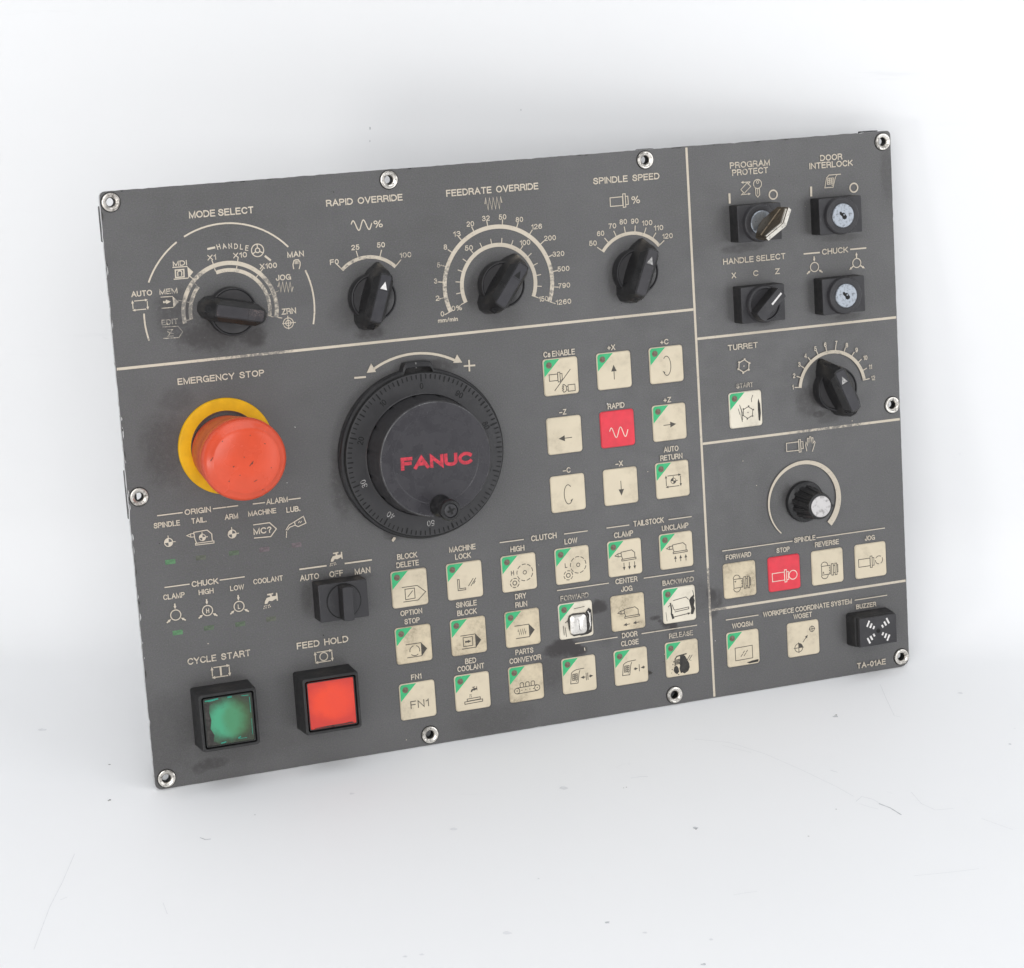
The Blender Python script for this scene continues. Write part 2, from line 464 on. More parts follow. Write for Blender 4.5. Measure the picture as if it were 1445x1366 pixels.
    def build(self, name, parent=None, loc=(0, 0, 0), smooth=32, label=None):
        me = bpy.data.meshes.new(name)
        me.from_pydata([(x * MM, y * MM, z * MM) for x, y, z in self.v], [], self.f)
        for k in self.mats:
            me.materials.append(M[k])
        me.polygons.foreach_set('material_index', self.m)
        me.update()
        if smooth:
            me.polygons.foreach_set('use_smooth', [True] * len(me.polygons))
            me.set_sharp_from_angle(angle=radians(smooth))
        o = bpy.data.objects.new(name, me)
        COL.objects.link(o)
        o.location = tuple(c * MM for c in loc)
        if parent is not None:
            o.parent = parent
        if label:
            o['label'] = label
        return o

def rrect(cx, cy, w, h, r, n=4):
    out = []
    for sx, sy, a0 in ((1, 1, 0), (-1, 1, 90), (-1, -1, 180), (1, -1, 270)):
        for i in range(n + 1):
            a = radians(a0 + 90 * i / n)
            out.append((cx + sx * (w / 2 - r) + r * cos(a), cy + sy * (h / 2 - r) + r * sin(a)))
    return out

# ------------------------------------------------------------------ lettering: a plain grotesque drawn as strokes
def _el(cx, cy, rx, ry, a0, a1, n=12):
    return [(cx + rx * cos(radians(a0 + (a1 - a0) * i / n)), cy + ry * sin(radians(a0 + (a1 - a0) * i / n))) for i in range(n + 1)]
_S = [(.60, .75), (.53, .92), (.40, 1.0), (.25, 1.0), (.10, .91), (.05, .75), (.13, .61), (.32, .53), (.52, .45), (.63, .28), (.57, .09), (.41, 0), (.24, 0), (.08, .09), (.01, .27)]
_P = [(0, 0), (0, 1), (.34, 1)] + _el(.34, .74, .27, .26, 80, -80, 6) + [(.34, .48), (0, .48)]
GLY = {
    'A': (.74, [[(0, 0), (.37, 1), (.74, 0)], [(.13, .34), (.61, .34)]]),
    'B': (.64, [[(0, .53), (0, 1), (.34, 1)] + _el(.34, .77, .24, .23, 80, -80, 6) + [(.34, .54), (0, .54)], [(.0, .53), (0, 0), (.36, 0)] + _el(.36, .27, .28, .27, -80, 80, 6) + [(.34, .54)]]),
    'C': (.70, [_el(.38, .5, .38, .5, 38, 322, 18)]),
    'D': (.68, [[(0, .4), (0, 1), (.26, 1)] + _el(.26, .5, .42, .5, 80, -80, 10) + [(.26, 0), (0, 0), (0, .6)]]),
    'E': (.58, [[(.58, 1), (0, 1), (0, 0), (.58, 0)], [(0, .53), (.53, .53)]]),
    'F': (.55, [[(.55, 1), (0, 1), (0, 0)], [(0, .51), (.49, .51)]]),
    'G': (.75, [_el(.38, .5, .38, .5, 42, 300, 18) + [(.70, .14), (.75, .45), (.42, .45)], [(.75, .45), (.75, 0)]]),
    'H': (.64, [[(0, 0), (0, 1)], [(.64, 0), (.64, 1)], [(0, .53), (.64, .53)]]),
    'I': (.02, [[(.01, 0), (.01, 1)]]),
    'J': (.46, [[(.46, 1), (.46, .24)] + _el(.23, .24, .23, .24, 0, -180, 8) + [(0, .32)]]),
    'K': (.66, [[(0, 0), (0, 1)], [(.62, 1), (0, .36)], [(.22, .57), (.66, 0)]]),
    'L': (.52, [[(0, 1), (0, 0), (.52, 0)]]),
    'M': (.76, [[(0, 0), (0, 1), (.38, .03), (.76, 1), (.76, 0)]]),
    'N': (.64, [[(0, 0), (0, 1), (.64, 0), (.64, 1)]]),
    'O': (.78, [_el(.39, .5, .39, .5, 0, 360, 22)]),
    'P': (.61, [_P]),
    'Q': (.80, [_el(.39, .5, .39, .5, 0, 360, 22), [(.46, .22), (.80, -.05)]]),
    'R': (.64, [_P, [(.34, .48), (.52, .42), (.58, .30), (.60, .10), (.65, 0)]]),
    'S': (.64, [_S]),
    'T': (.64, [[(0, 1), (.64, 1)], [(.32, 1), (.32, 0)]]),
    'U': (.62, [[(0, 1), (0, .31)] + _el(.31, .31, .31, .31, 180, 360, 10) + [(.62, 1)]]),
    'V': (.70, [[(0, 1), (.35, 0), (.70, 1)]]),
    'W': (1.0, [[(0, 1), (.25, 0), (.5, 1), (.75, 0), (1.0, 1)]]),
    'X': (.68, [[(0, 0), (.66, 1)], [(.02, 1), (.68, 0)]]),
    'Y': (.68, [[(0, 1), (.34, .44), (.68, 1)], [(.34, .44), (.34, 0)]]),
    'Z': (.60, [[(.02, 1), (.58, 1), (0, 0), (.60, 0)]]),
    '0': (.52, [_el(.26, .5, .26, .5, 0, 360, 20)]),
    '1': (.24, [[(0, .76), (.14, .82), (.24, 1), (.24, 0)]]),
    '2': (.50, [_el(.25, .72, .24, .28, 165, -10, 10) + [(.42, .50), (.05, .16), (0, 0), (.50, 0)]]),
    '3': (.50, [_el(.24, .76, .22, .24, 160, -80, 10) + [(.18, .53)], [(.2, .53)] + _el(.24, .27, .26, .27, 70, -165, 12)]),
    '4': (.54, [[(.40, 0), (.40, 1), (0, .28), (.54, .28)]]),
    '5': (.50, [[(.46, 1), (.09, 1), (.04, .50)] + _el(.24, .32, .26, .32, 125, -160, 12)]),
    '6': (.52, [_el(.26, .31, .25, .31, 0, 360, 16), [(.01, .31), (.02, .62), (.12, .90), (.28, 1), (.42, .95), (.48, .80)]]),
    '7': (.50, [[(0, 1), (.50, 1), (.28, .55), (.17, 0)]]),
    '8': (.52, [_el(.26, .76, .22, .24, 0, 360, 14), _el(.26, .26, .26, .27, 0, 360, 16)]),
    '9': (.52, [_el(.26, .69, .25, .31, 0, 360, 16), [(.51, .69), (.50, .38), (.40, .10), (.24, 0), (.10, .05), (.04, .20)]]),
    '%': (.92, [_el(.19, .76, .17, .22, 0, 360, 14), _el(.73, .22, .17, .22, 0, 360, 14), [(.22, -.02), (.68, 1.0)]]),
    '?': (.48, [_el(.24, .74, .23, .26, 170, -20, 10) + [(.40, .58), (.25, .42), (.24, .27)], [(.24, .09), (.24, 0)]]),
    '.': (.04, [[(.02, 0), (.02, .11)]]),
    '+': (.56, [[(0, .45), (.56, .45)], [(.28, .17), (.28, .73)]]),
    '-': (.36, [[(0, .38), (.36, .38)]]),
    '\u2212': (.56, [[(0, .42), (.56, .42)]]),
    '/': (.34, [[(0, -.02), (.34, 1)]]),
    's': (.44, [[(x * .68, y * .68) for x, y in _S]]),
    'm': (.74, [[(0, 0), (0, .68)], [(0, .48), (.10, .65), (.22, .68), (.33, .62), (.36, .48), (.36, 0)], [(.36, .48), (.46, .65), (.58, .68), (.70, .62), (.73, .48), (.73, 0)]]),
    'n': (.40, [[(0, 0), (0, .68)], [(0, .48), (.10, .65), (.22, .68), (.35, .62), (.39, .48), (.39, 0)]]),
    'i': (.02, [[(.01, 0), (.01, .68)], [(.01, .88), (.01, 1)]]),
}
def layout(s):
    x, out = 0.0, []
    for k, ch in enumerate(s):
        if ch == ' ':
            x += .30
            continue
        w, strokes = GLY[ch]
        out += [[(x + px, py) for px, py in st] for st in strokes]
        x += w + .255
    return out, x - .255
BOLD = 0.175

# ------------------------------------------------------------------ backdrop
def build_backdrop():
    b = MB('backdrop')
    yw, rad = 218.0, 66.0
    prof = [(-2600, 0), (-900, 0), (-300, 0), (yw - rad - 60, 0), (yw - rad, 0)]
    for i in range(1, 9):
        a = radians(90 * i / 8)
        prof.append((yw - rad + rad * sin(a), rad - rad * cos(a)))
    prof += [(yw, 120), (yw, 300), (yw, 1400)]
    xs = [-1900, -600, -200, 150, 500, 900, 2200]
    vs = [(x, y, z) for y, z in prof for x in xs]
    n = len(xs)
    fs = [(k * n + i, k * n + i + 1, (k + 1) * n + i + 1, (k + 1) * n + i) for k in range(len(prof) - 1) for i in range(n - 1)]
    b.add(vs, fs, 'backdrop')
    # scratches, scuffs and specks of dirt on the sheet
    b.z = 0.05
    for pts, w, m in [
        ([(267.9, 57.6), (285.7, 53.5), (302.5, 40.5), (318.4, 23.2), (333.6, 4.8), (340.8, -5.7)], .35, 'scuff_light'),
        ([(341.1, -10.8), (344.6, -5.7), (349.7, -8.6), (353.3, -14.5)], .5, 'scuff_light'),
        ([(351.8, -13.0), (356.6, -17.4), (360.9, -24.6)], .9, 'scuff'),
        ([(342.2, -13.0), (347.1, -16.7), (350.9, -18.8)], .35, 'scuff_light'),
        ([(369.5, -1.2), (372.4, -13.0), (378.1, -19.6), (386.9, -18.1)], .4, 'scuff_light'),
        ([(373.2, 124.2), (373.6, 107.1), (374.7, 85.3), (378.2, 83.6)], .4, 'scuff_light'),
        ([(398.6, -28.2), (405.8, -34.6), (411.5, -39.5)], .35, 'scuff_light'),
        ([(357.4, -83.2), (374.1, -80.0), (388.3, -76.7)], .35, 'scuff_light'),
        ([(273.6, -100.5), (279.1, -98.6), (284.4, -97.3)], .4, 'scuff_light'),
        ([(233.1, 13.9), (238.4, 15.5), (241.6, 15.5)], .6, 'scuff_light'),
        ([(-28.5, -62.8), (-29.3, -89.0), (-30.9, -111.0), (-30.9, -146.8)], .4, 'scuff_light'),
        ([(-27.3, -104.8), (-24.6, -102.3)], .5, 'scuff_light'),
        ([(27.6, -47.1), (30.5, -49.2), (33.1, -48.5)], .7, 'scuff'),
        ([(18.9, -107.3), (22.2, -117.2)], .4, 'scuff_light'),
        ([(333.1, 22.4), (336.3, 20.1)], .7, 'scuff_light'),
        ([(281.8, 50.2), (295.5, 42.1)], .3, 'scuff_light'),
    ]:
        b.line(pts, w * .75, m)
    rnd = random.Random(3)
    for c, r, m in [((343.8, 84.4), 1.5, 'scuff'), ((344.4, 86.2), .6, 'speck'), ((261.1, -37.4), 1.3, 'scuff'), ((261.4, -38.8), .5, 'speck'),
                    ((313.9, -45.8), .45, 'speck'), ((330.4, -18.8), .35, 'speck'), ((230.5, 4.1), .4, 'speck'), ((216.1, -124.4), 1.3, 'scuff'),
                    ((232.1, -132.8), 1.1, 'scuff_light'), ((255.7, -158.7), 1.2, 'scuff'), ((260.6, -138.6), .9, 'scuff_light'), ((-27.2, 28.7), .6, 'speck'),
                    ((-20.9, -9.3), .7, 'speck'), ((-21.5, -10.1), .5, 'speck'), ((414.4, 113.4), 1.6, 'scuff_light'), ((199.5, 3.3), 2.2, 'scuff_light'),
                    ((172.3, -133.3), 1.8, 'scuff_light'), ((128.8, -152.5), 1.0, 'scuff_light'), ((135.7, -150.8), 1.1, 'scuff_light'), ((146.6, -38.8), 1.6, 'scuff_light'),
                    ((51.2, -24.6), .5, 'scuff'), ((186.4, -85.8), .4, 'scuff'), ((229.1, 3.3), .3, 'speck'), ((96.0, -2.7), 1.4, 'scuff_light'),
                    ((428.5, 51.8), .8, 'scuff'), ((434.7, 70.0), .6, 'scuff_light'), ((-68.5, 68.3), 2.2, 'scuff_light')]:
        n = 9
        b.poly([(c[0] + .8 * r * rnd.uniform(.5, 1.3) * 1.3 * cos(2 * pi * i / n), c[1] + .8 * r * rnd.uniform(.5, 1.3) * sin(2 * pi * i / n)) for i in range(n)], m)
    # two dark flecks on the upright part
    for x, z, r in (((98.1, 284.3)[0], (98.1, 284.3)[1], .6), ((97.9, 277.4)[0], (97.9, 277.4)[1], .4), ((179.1, 294.2)[0], (179.1, 294.2)[1], .35)):
        b.add([(x + r * cos(2 * pi * i / 7) * .6, yw - .06, z + r * 1.5 * sin(2 * pi * i / 7)) for i in range(7)], [tuple(range(7))], 'scuff')
    o = b.build('backdrop', smooth=60)
    o['kind'] = 'structure'
    o['label'] = 'scuffed white seamless sheet curving from table up to wall'
    o['category'] = 'backdrop'
    return o
build_backdrop()

# ------------------------------------------------------------------ the panel
PW, PH = 420.0, 291.4
panel = bpy.data.objects.new('control_panel', None)
panel.empty_display_size = 0.05
panel.location = (0, 0, 0.0004)
panel.rotation_euler = (radians(90 - 10.515), 0, radians(20.717))
COL.objects.link(panel)
panel['label'] = 'worn dark grey machine control panel leaning on the white backdrop'
panel['category'] = 'control panel'

EYE = [(5.0, 286.2), (141.7, 286.4), (278.3, 286.2), (415.1, 285.9), (5.3, 145.6), (415.1, 145.4), (5.8, 5.2), (142.0, 5.4), (278.6, 5.2), (415.1, 5.6)]

def plate_mesh(b):
    """sheet with ragged film edge and the ten screw holes, filled as a flat curve and given thickness"""
    rnd = random.Random(11)
    corner = [(0, 0, 3.2), (PW, 0, 5.0), (PW, PH, 2.2), (0, PH, 2.6)]
    pts = []
    for k, (x, y, r) in enumerate(corner):
        a0 = 180 + 90 * k
        cx = x + (r if x == 0 else -r); cy = y + (r if y == 0 else -r)
        for i in range(5):
            a = radians(a0 + 90 * i / 4)
            pts.append((cx + r * cos(a), cy + r * sin(a)))
        nx, ny, nr = corner[(k + 1) % 4]
        p0 = pts[-1]
        a = radians(a0 + 90)
        p1 = ((nx + (nr if nx == 0 else -nr)) + nr * cos(a), (ny + (nr if ny == 0 else -nr)) + nr * sin(a))
        ln = math.hypot(p1[0] - p0[0], p1[1] - p0[1])
        m = int(ln / 2.6)
        for i in range(1, m):
            t = i / m
            j = rnd.gauss(0, .06)
            if rnd.random() < .05:
                j += rnd.uniform(-.5, .15)
            q = (p0[0] + (p1[0] - p0[0]) * t, p0[1] + (p1[1] - p0[1]) * t)
            if k in (0, 2):
                pts.append((q[0], q[1] + (j if k == 2 else -j * .5)))
            else:
                pts.append((q[0] + (j * .6 if k == 1 else -j), q[1]))
    cu = bpy.data.curves.new('sheet', 'CURVE')
    cu.dimensions = '2D'
    cu.fill_mode = 'BOTH'
    cu.extrude = 1.3
    def spl(ps):
        s = cu.splines.new('POLY')
        s.points.add(len(ps) - 1)
        for q, p in zip(s.points, ps):
            q.co = (p[0], p[1], 0, 1)
        s.use_cyclic_u = True
    spl(pts)
    for c in EYE:
        spl([(c[0] + 2.9 * cos(2 * pi * i / 24), c[1] + 2.9 * sin(2 * pi * i / 24)) for i in range(24)])
    o = bpy.data.objects.new('sheet', cu)
    COL.objects.link(o)
    dg = bpy.context.evaluated_depsgraph_get()
    ev = o.evaluated_get(dg)
    me = ev.to_mesh()
    vs = [(v.co.x, v.co.y, v.co.z - 1.3) for v in me.vertices]
    front, side = [], []
    for p in me.polygons:
        f = tuple(p.vertices)
        (front if abs(p.normal.z) > .5 else side).append(f)
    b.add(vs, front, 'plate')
    base = len(b.v) - len(vs)
    b.f += [tuple(i + base for i in f) for f in side]
    b.m += [b.mat('edge')] * len(side)
    ev.to_mesh_clear()
    bpy.data.objects.remove(o)
    bpy.data.curves.remove(cu)

pl = MB('plate', 'edge', 'ink')
plate_mesh(pl)
pl.z = 0.05
INK = 'ink'
def T(s, L, R, cap, bold=BOLD):
    pl.text(s, L, R, cap, INK, None, bold)
def LN(pts, w, closed=False):
    pl.line(pts, w, INK, closed)

# section rules
XV = 301.7
LN([(XV, .6), (XV, PH - .6)], 1.25)
for y, x0, x1 in ((207.75, .5, XV - .7), (192.3, XV + .7, PW - .4), (137.1, XV + .7, PW - .4), (47.8, XV + .7, PW - .4)):
    LN([(x0, y), (x1, y)], 1.3)

# --- mode selector scale
C1 = (57.6, 230.2)
for a0, a1 in ((156, 123.5), (117.5, 42), (22.5, -14.5), (176.5, 194.5)):
    pl.arc(C1, 42.2, .8, a0, a1, INK)
pl.arc(C1, 23.9, 2.0, -13.4, 190, INK)
pl.arc(C1, 20.4, 1.8, -13.4, 106, INK)
pl.arc(C1, 20.4, 1.8, 138.5, 187, INK)
for a in (163.5, 135, 105.5, 76.5, 46.5, 16.5, -13.4):
    pl.tick(C1, 23.8, 25.9, a, .45, INK)
for a in (163.5, 138.2, 105.9, 76.5, 46.5, 16.5, -13.4, 187):
    pl.tick(C1, 20.3, 21.7, a, .45, INK)
T('MODE SELECT', (41.57, 277.63), (73.12, 276.95), 3.3)
T('MDI', (31.76, 255.09), (38.57, 254.83), 2.5)
T('MEM', (24.14, 242.43), (32.79, 241.97), 2.6)
T('AUTO', (10.62, 242.67), (20.63, 242.08), 2.7)
T('EDIT', (23.82, 227.89), (31.81, 227.46), 2.6)
T('X1', (48.66, 256.48), (52.87, 256.28), 2.6)
T('X10', (61.18, 256.41), (68.02, 256.15), 2.6)
T('X100', (73.78, 250.13), (82.34, 249.80), 2.6)
T('MAN', (87.85, 254.52), (96.13, 254.24), 2.8)
T('JOG', (81.23, 243.93), (88.78, 243.59), 2.8)
T('ZRN', (82.74, 227.44), (89.97, 227.09), 2.9)
for ch, p, r in zip('HANDLE', [(54.50, 261.12), (57.27, 261.22), (60.20, 261.05), (63.02, 260.64), (65.67, 260.16), (68.30, 259.35)], (12, 9, 4, -3, -8, -12)):
    pl.ctext(ch, p, 2.6, INK, .95, radians(r))
LN([(48.94, 260.50), (52.85, 261.00)], 1.0)
LN([(76.73, 254.89), (79.49, 252.35)], 1.0)
c = (73.39, 257.81)
pl.ring(c, 3.0, .5, INK); pl.ring(c, 1.1, .5, INK)
for a in (90, 210, 330):
    pl.tick(c, 1.2, 3.0, a, .5, INK)

def cycle(b, c, w, h, mat, lw=.45, hd=1.5):
    x, y = c
    b.line([(x - w / 2, y - h / 2 + .6), (x - w / 2, y + h / 2 - .4)], lw, mat)
    b.line([(x - w / 2 + .8, y + h / 2), (x + w / 2 - .8, y + h / 2)], lw, mat)
    b.line([(x + w / 2, y + h / 2 - .6), (x + w / 2, y - h / 2 + .4)], lw, mat)
    b.line([(x + w / 2 - .8, y - h / 2), (x - w / 2 + .8, y - h / 2)], lw, mat)
    for (px, py), d in (((x - w / 2, y + h / 2 + .2), (0, 1)), ((x + w / 2 + .2, y + h / 2), (1, 0)), ((x + w / 2, y - h / 2 - .2), (0, -1)), ((x - w / 2 - .2, y - h / 2), (-1, 0))):
        d = Vector(d); n = Vector((-d.y, d.x)); p = Vector((px, py)) - d * .2
        b.poly([p + d * hd * .3, p - d * hd * .7 + n * hd * .42, p - d * hd * .7 - n * hd * .42], mat)
cycle(pl, (14.39, 236.95), 7.0, 4.3, INK, .4, 1.5)
# tape symbols for MDI, MEM, EDIT
LN([(31.43, 253.28), (38.67, 253.14)], .5); LN([(31.51, 247.64), (38.60, 247.59)], .5)
pl.poly([(38.58, 253.07), (41.24, 250.31), (38.59, 247.51)], INK)
LN([(32.67, 251.91), (36.76, 251.88), (36.61, 248.36), (32.52, 248.39)], .6, True)
LN([(33.68, 248.96), (33.67, 250.73), (34.24, 251.35), (35.34, 251.25), (35.71, 250.63), (35.47, 248.97)], .5)
LN([(24.49, 239.79), (30.26, 239.59)], .35); LN([(24.43, 234.49), (30.13, 234.38)], .35)
pl.poly([(30.19, 239.68), (32.99, 236.72), (30.21, 234.29)], INK)
pl.arrow((25.46, 237.35), (29.28, 237.24), 1.0, 2.4, INK)
LN([(24.12, 225.58), (31.60, 225.19), (33.57, 222.37), (31.45, 219.78), (24.04, 220.09)], .4)
LN([(26.36, 224.01), (28.74, 223.86), (26.25, 220.89), (29.06, 220.78)], .4); LN([(26.12, 223.19), (27.83, 222.34), (29.16, 221.87)], .35)
LN([(90.51, 247.29), (90.24, 249.37), (90.93, 251.36), (91.75, 251.63), (93.16, 251.59), (93.93, 250.24), (93.82, 248.88), (93.14, 247.06)], .5)
for x in (1150, 1158, 1166):
    LN([((91.53, 251.13)[0] + (x - 1150) * .085, (91.53, 251.13)[1]), ((91.41, 249.60)[0] + (x - 1150) * .085, (91.41, 249.60)[1])], .3)
LN([(81.90, 239.34), (82.71, 241.66), (83.20, 237.00), (84.47, 241.59), (85.03, 236.74), (86.30, 241.42), (86.86, 236.49), (88.14, 241.17), (88.63, 236.50), (89.44, 238.82)], .42)
c = (85.60, 221.49)
pl.ring(c, 2.5, .4, INK); pl.ring(c, 1.3, .4, INK)
LN([(c[0] - 3, c[1]), (c[0] + 3.8, c[1])], .4); LN([(c[0], c[1] - 3), (c[0], c[1] + 3.6)], .4)

# --- rapid override
C2 = (127.8, 230.2)
T('RAPID  OVERRIDE', (109.18, 277.65), (148.18, 277.34), 3.25)
T('%', (132.23, 265.61), (137.09, 265.39), 3.6, .004)
s0, s1 = (120.97, 265.59), (131.47, 265.25)
LN([(s0[0] + (s1[0] - s0[0]) * i / 40, s0[1] + 2.4 * sin(.3 + 2 * pi * 2.0 * i / 40)) for i in range(41)], .58)
pl.arc(C2, 20.5, 1.7, 131.7, 44.5, INK)
for a in (131.7, 44.5):
    pl.tick(C2, 18.8, 24.2, a, .5, INK)
for a in (102.9, 71.3):
    pl.tick(C2, 20.3, 23.8, a, .5, INK)
T('F0', (108.81, 249.02), (113.27, 248.89), 2.6); T('25', (120.14, 255.18), (124.27, 255.00), 2.6)
T('50', (133.22, 255.27), (137.38, 255.09), 2.6); T('100', (144.49, 249.37), (150.49, 249.03), 2.6, .002)

# --- feedrate override
C3 = (195.2, 230.5)
T('FEEDRATE  OVERRIDE', (170.74, 277.84), (219.60, 277.24), 3.35)
zz = [(190.49, 271.26)]
x0, x1, yy = (190.65, 270.98)[0], (199.59, 270.28)[0], (194.84, 270.74)[1]
LN([(x0, yy)] + [(x0 + (x1 - x0) * (i + .5) / 9, yy + (2.9 if i % 2 == 0 else -2.9)) for i in range(9)] + [(x1, yy)], .45)
pl.arc(C3, 29.7, 2.1, 203, -23, INK)
for i in range(16):
    a = 82.5 + (8 - i) * 15.07
    pl.tick(C3, 27.7 if i in (0, 15) else 29.5, 32.2, a, .5, INK)
pl.arc(C3, 20.6, 2.0, 202, -23, INK)
for i in range(16):
    a = 127 - 15 * (i - 5)
    pl.tick(C3, 18.6 if i in (0, 15) else 20.4, 23.0 if i not in (0, 15) else 22.4, a, .45, INK)
for s, L, R in [('20', (180.29, 261.70), (184.21, 261.52)), ('13', (172.88, 257.34), (176.83, 257.24)), ('8', (167.46, 251.35), (169.31, 251.28)), ('5', (163.41, 242.80), (165.11, 242.74)),
                ('3', (161.28, 235.09), (162.98, 234.98)), ('2', (161.47, 226.56), (163.42, 226.42)), ('0', (163.47, 218.53), (165.37, 218.44)), ('0%', (169.37, 220.80), (174.91, 220.56)),
                ('50', (178.50, 249.85), (182.73, 249.81)), ('32', (188.60, 263.75), (192.64, 263.65)), ('50', (197.44, 263.73), (201.45, 263.59)), ('80', (206.29, 261.71), (210.27, 261.58)),
                ('126', (214.34, 257.47), (220.15, 257.37)), ('200', (220.85, 251.24), (227.24, 251.03)), ('320', (224.93, 242.93), (231.24, 242.71)), ('100', (207.69, 250.11), (213.33, 249.91)),
                ('150', (215.90, 221.02), (221.09, 220.87)), ('500', (227.01, 235.29), (233.52, 234.89)), ('790', (226.84, 226.82), (233.36, 226.50)), ('1260', (224.96, 218.76), (233.40, 218.15))]:
    T(s, L, R, 2.6, .16)
T('mm/min', (161.88, 215.52), (172.25, 215.08), 2.1, .004)

# --- spindle speed
C4 = (268.05, 230.3)
T('SPINDLE  SPEED', (249.14, 277.84), (285.80, 277.37), 3.3)
T('%', (269.42, 266.64), (274.41, 266.49), 3.8, .004)
def spindle(b, rect, flange, jaw, w, mat):
    b.line(rect, w, mat, True); b.line(flange, w, mat, True); b.line(jaw, w, mat)
spindle(pl, [(257.86, 268.56), (264.72, 268.66), (264.71, 264.25), (257.85, 264.25)], [(264.89, 269.98), (266.27, 270.03), (266.29, 263.34), (264.90, 263.21)],
        [(266.36, 268.69), (267.65, 268.67), (267.74, 264.57), (266.45, 264.51)], .45, INK)
pl.arc(C4, 20.4, 1.7, 143.3, 37.8, INK)
for i in range(8):
    a = 143.3 - 15.07 * i
    pl.tick(C4, 18.7 if i in (0, 7) else 20.2, 23.4, a, .5, INK)
for s, L, R in [('50', (245.03, 246.65), (249.20, 246.46)), ('60', (249.59, 251.23), (253.60, 251.05)), ('70', (256.12, 254.47), (260.40, 254.28)), ('80', (262.32, 256.09), (266.44, 255.91)),
                ('90', (268.59, 255.90), (272.81, 255.71)), ('100', (274.65, 254.53), (280.44, 254.22)), ('110', (281.06, 251.47), (286.36, 251.27)), ('120', (285.58, 246.88), (291.42, 246.63))]:
    T(s, L, R, 2.65, .16)

# --- key switches
T('PROGRAM', (325.58, 280.09), (348.51, 279.67), 3.2); T('PROTECT', (326.67, 276.28), (347.38, 275.91), 3.2)
T('DOOR', (377.84, 280.06), (390.90, 279.80), 3.2); T('INTERLOCK', (371.32, 276.50), (396.96, 275.90), 3.2)
T('HANDLE SELECT', (319.06, 231.08), (355.18, 230.55), 3.1)
T('X', (323.57, 223.28), (326.17, 223.22), 3.0); T('C', (335.99, 223.36), (339.08, 223.25), 3.0); T('Z', (348.67, 223.24), (351.50, 223.16), 3.0)
T('CHUCK', (376.61, 231.08), (392.17, 230.86), 3.1)
LN([(365.82, 230.90), (375.35, 230.85)], .75); LN([(393.33, 230.93), (403.01, 230.87)], .75)
for a, bb, c in (((324.54, 265.72), (324.53, 260.47), (349.64, 263.11)), ((371.84, 265.61), (371.70, 260.48), (396.97, 263.10))):
    LN([a, bb], 1.15)
    pl.ring(c, 2.3, .75, INK)
c = (340.88, 269.30)
pl.ring(c, 2.3, .45, INK); pl.ring((c[0] + .1, c[1] + 1.0), .7, .35, INK)
LN([(339.66, 267.31), (339.66, 263.72), (340.72, 262.55), (341.90, 263.71), (341.71, 267.32)], .5); LN([(340.76, 266.97), (340.79, 263.88)], .4)
LN([(331.19, 267.12), (334.98, 270.42), (336.92, 268.35), (333.03, 265.06)], .4, True)
pl.arrow((336.76, 270.70), (331.38, 270.77), .35, 1.5, INK); pl.arrow((331.61, 264.51), (336.82, 264.60), .35, 1.5, INK)
LN([(336.76, 270.70), (335.30, 269.48)], .35); LN([(332.77, 265.50), (331.13, 264.29)], .35)
LN([(389.63, 270.77), (382.65, 270.78), (381.06, 269.38), (379.87, 264.32), (384.74, 264.29), (386.31, 269.41), (387.33, 270.60)], .42)
def grill(b, q, w, mat):
    a, bb, c, d = [Vector(p) for p in q]
    b.line(q, w, mat, True)
    for t in (1 / 3, 2 / 3):
        b.line([a.lerp(bb, t), d.lerp(c, t)], w, mat); b.line([a.lerp(d, t), bb.lerp(c, t)], w, mat)
grill(pl, [(381.81, 269.16), (385.15, 269.08), (384.73, 266.07), (381.38, 266.07)], .4, INK)
pl.disc((384.31, 265.34), .35, INK, 8)
def chuck(b, c, r, inward, mat, w=.5):
    b.ring(c, r, w, mat)
    for a in (90, 215, 325):
        d = Vector((cos(radians(a)), sin(radians(a)))); p = Vector(c)
        if inward:
            b.arrow(p + d * (r + 3.2), p + d * (r + .4), .7, 1.6, mat)
        else:
            b.arrow(p + d * (r + .3), p + d * (r + 3.3), .7, 1.6, mat)
chuck(pl, (371.85, 223.48), 2.4, True, INK); chuck(pl, (396.96, 223.41), 2.4, False, INK)

# --- emergency stop and signal block
T('EMERGENCY  STOP', (28.87, 198.96), (71.55, 198.54), 3.15)
T('ORIGIN', (26.54, 135.67), (39.51, 135.05), 2.75); T('SPINDLE', (10.94, 130.95), (23.93, 130.42), 2.7); T('TAIL.', (29.42, 130.78), (36.89, 130.53), 2.7)
T('ARM', (45.89, 130.58), (52.61, 130.36), 2.7); T('ALARM', (67.14, 135.71), (78.05, 135.24), 2.8); T('MACHINE', (57.63, 130.93), (71.83, 130.41), 2.6)
T('LUB.', (76.86, 130.29), (83.90, 130.05), 2.7); T('CHUCK', (26.78, 100.04), (40.02, 99.37), 2.9); T('CLAMP', (12.35, 95.44), (22.98, 94.91), 2.7)
T('HIGH', (29.84, 95.42), (37.28, 95.03), 2.6); T('LOW', (45.51, 95.16), (52.53, 94.90), 2.6); T('COOLANT', (57.28, 97.13), (72.32, 96.42), 2.7)
T('MC?', (59.53, 121.73), (68.63, 121.45), 3.1)
for a, bb in (((13.10, 135.43), (25.58, 135.42)), ((40.48, 135.37), (53.05, 135.44)), ((60.37, 135.28), (66.46, 135.28)), ((78.36, 135.14), (84.53, 135.33)), ((13.46, 100.10), (25.82, 99.91)), ((40.70, 99.91), (53.28, 99.92))):
    y = (a[1] + bb[1]) / 2
    LN([(a[0], y), (bb[0], y)], .55)
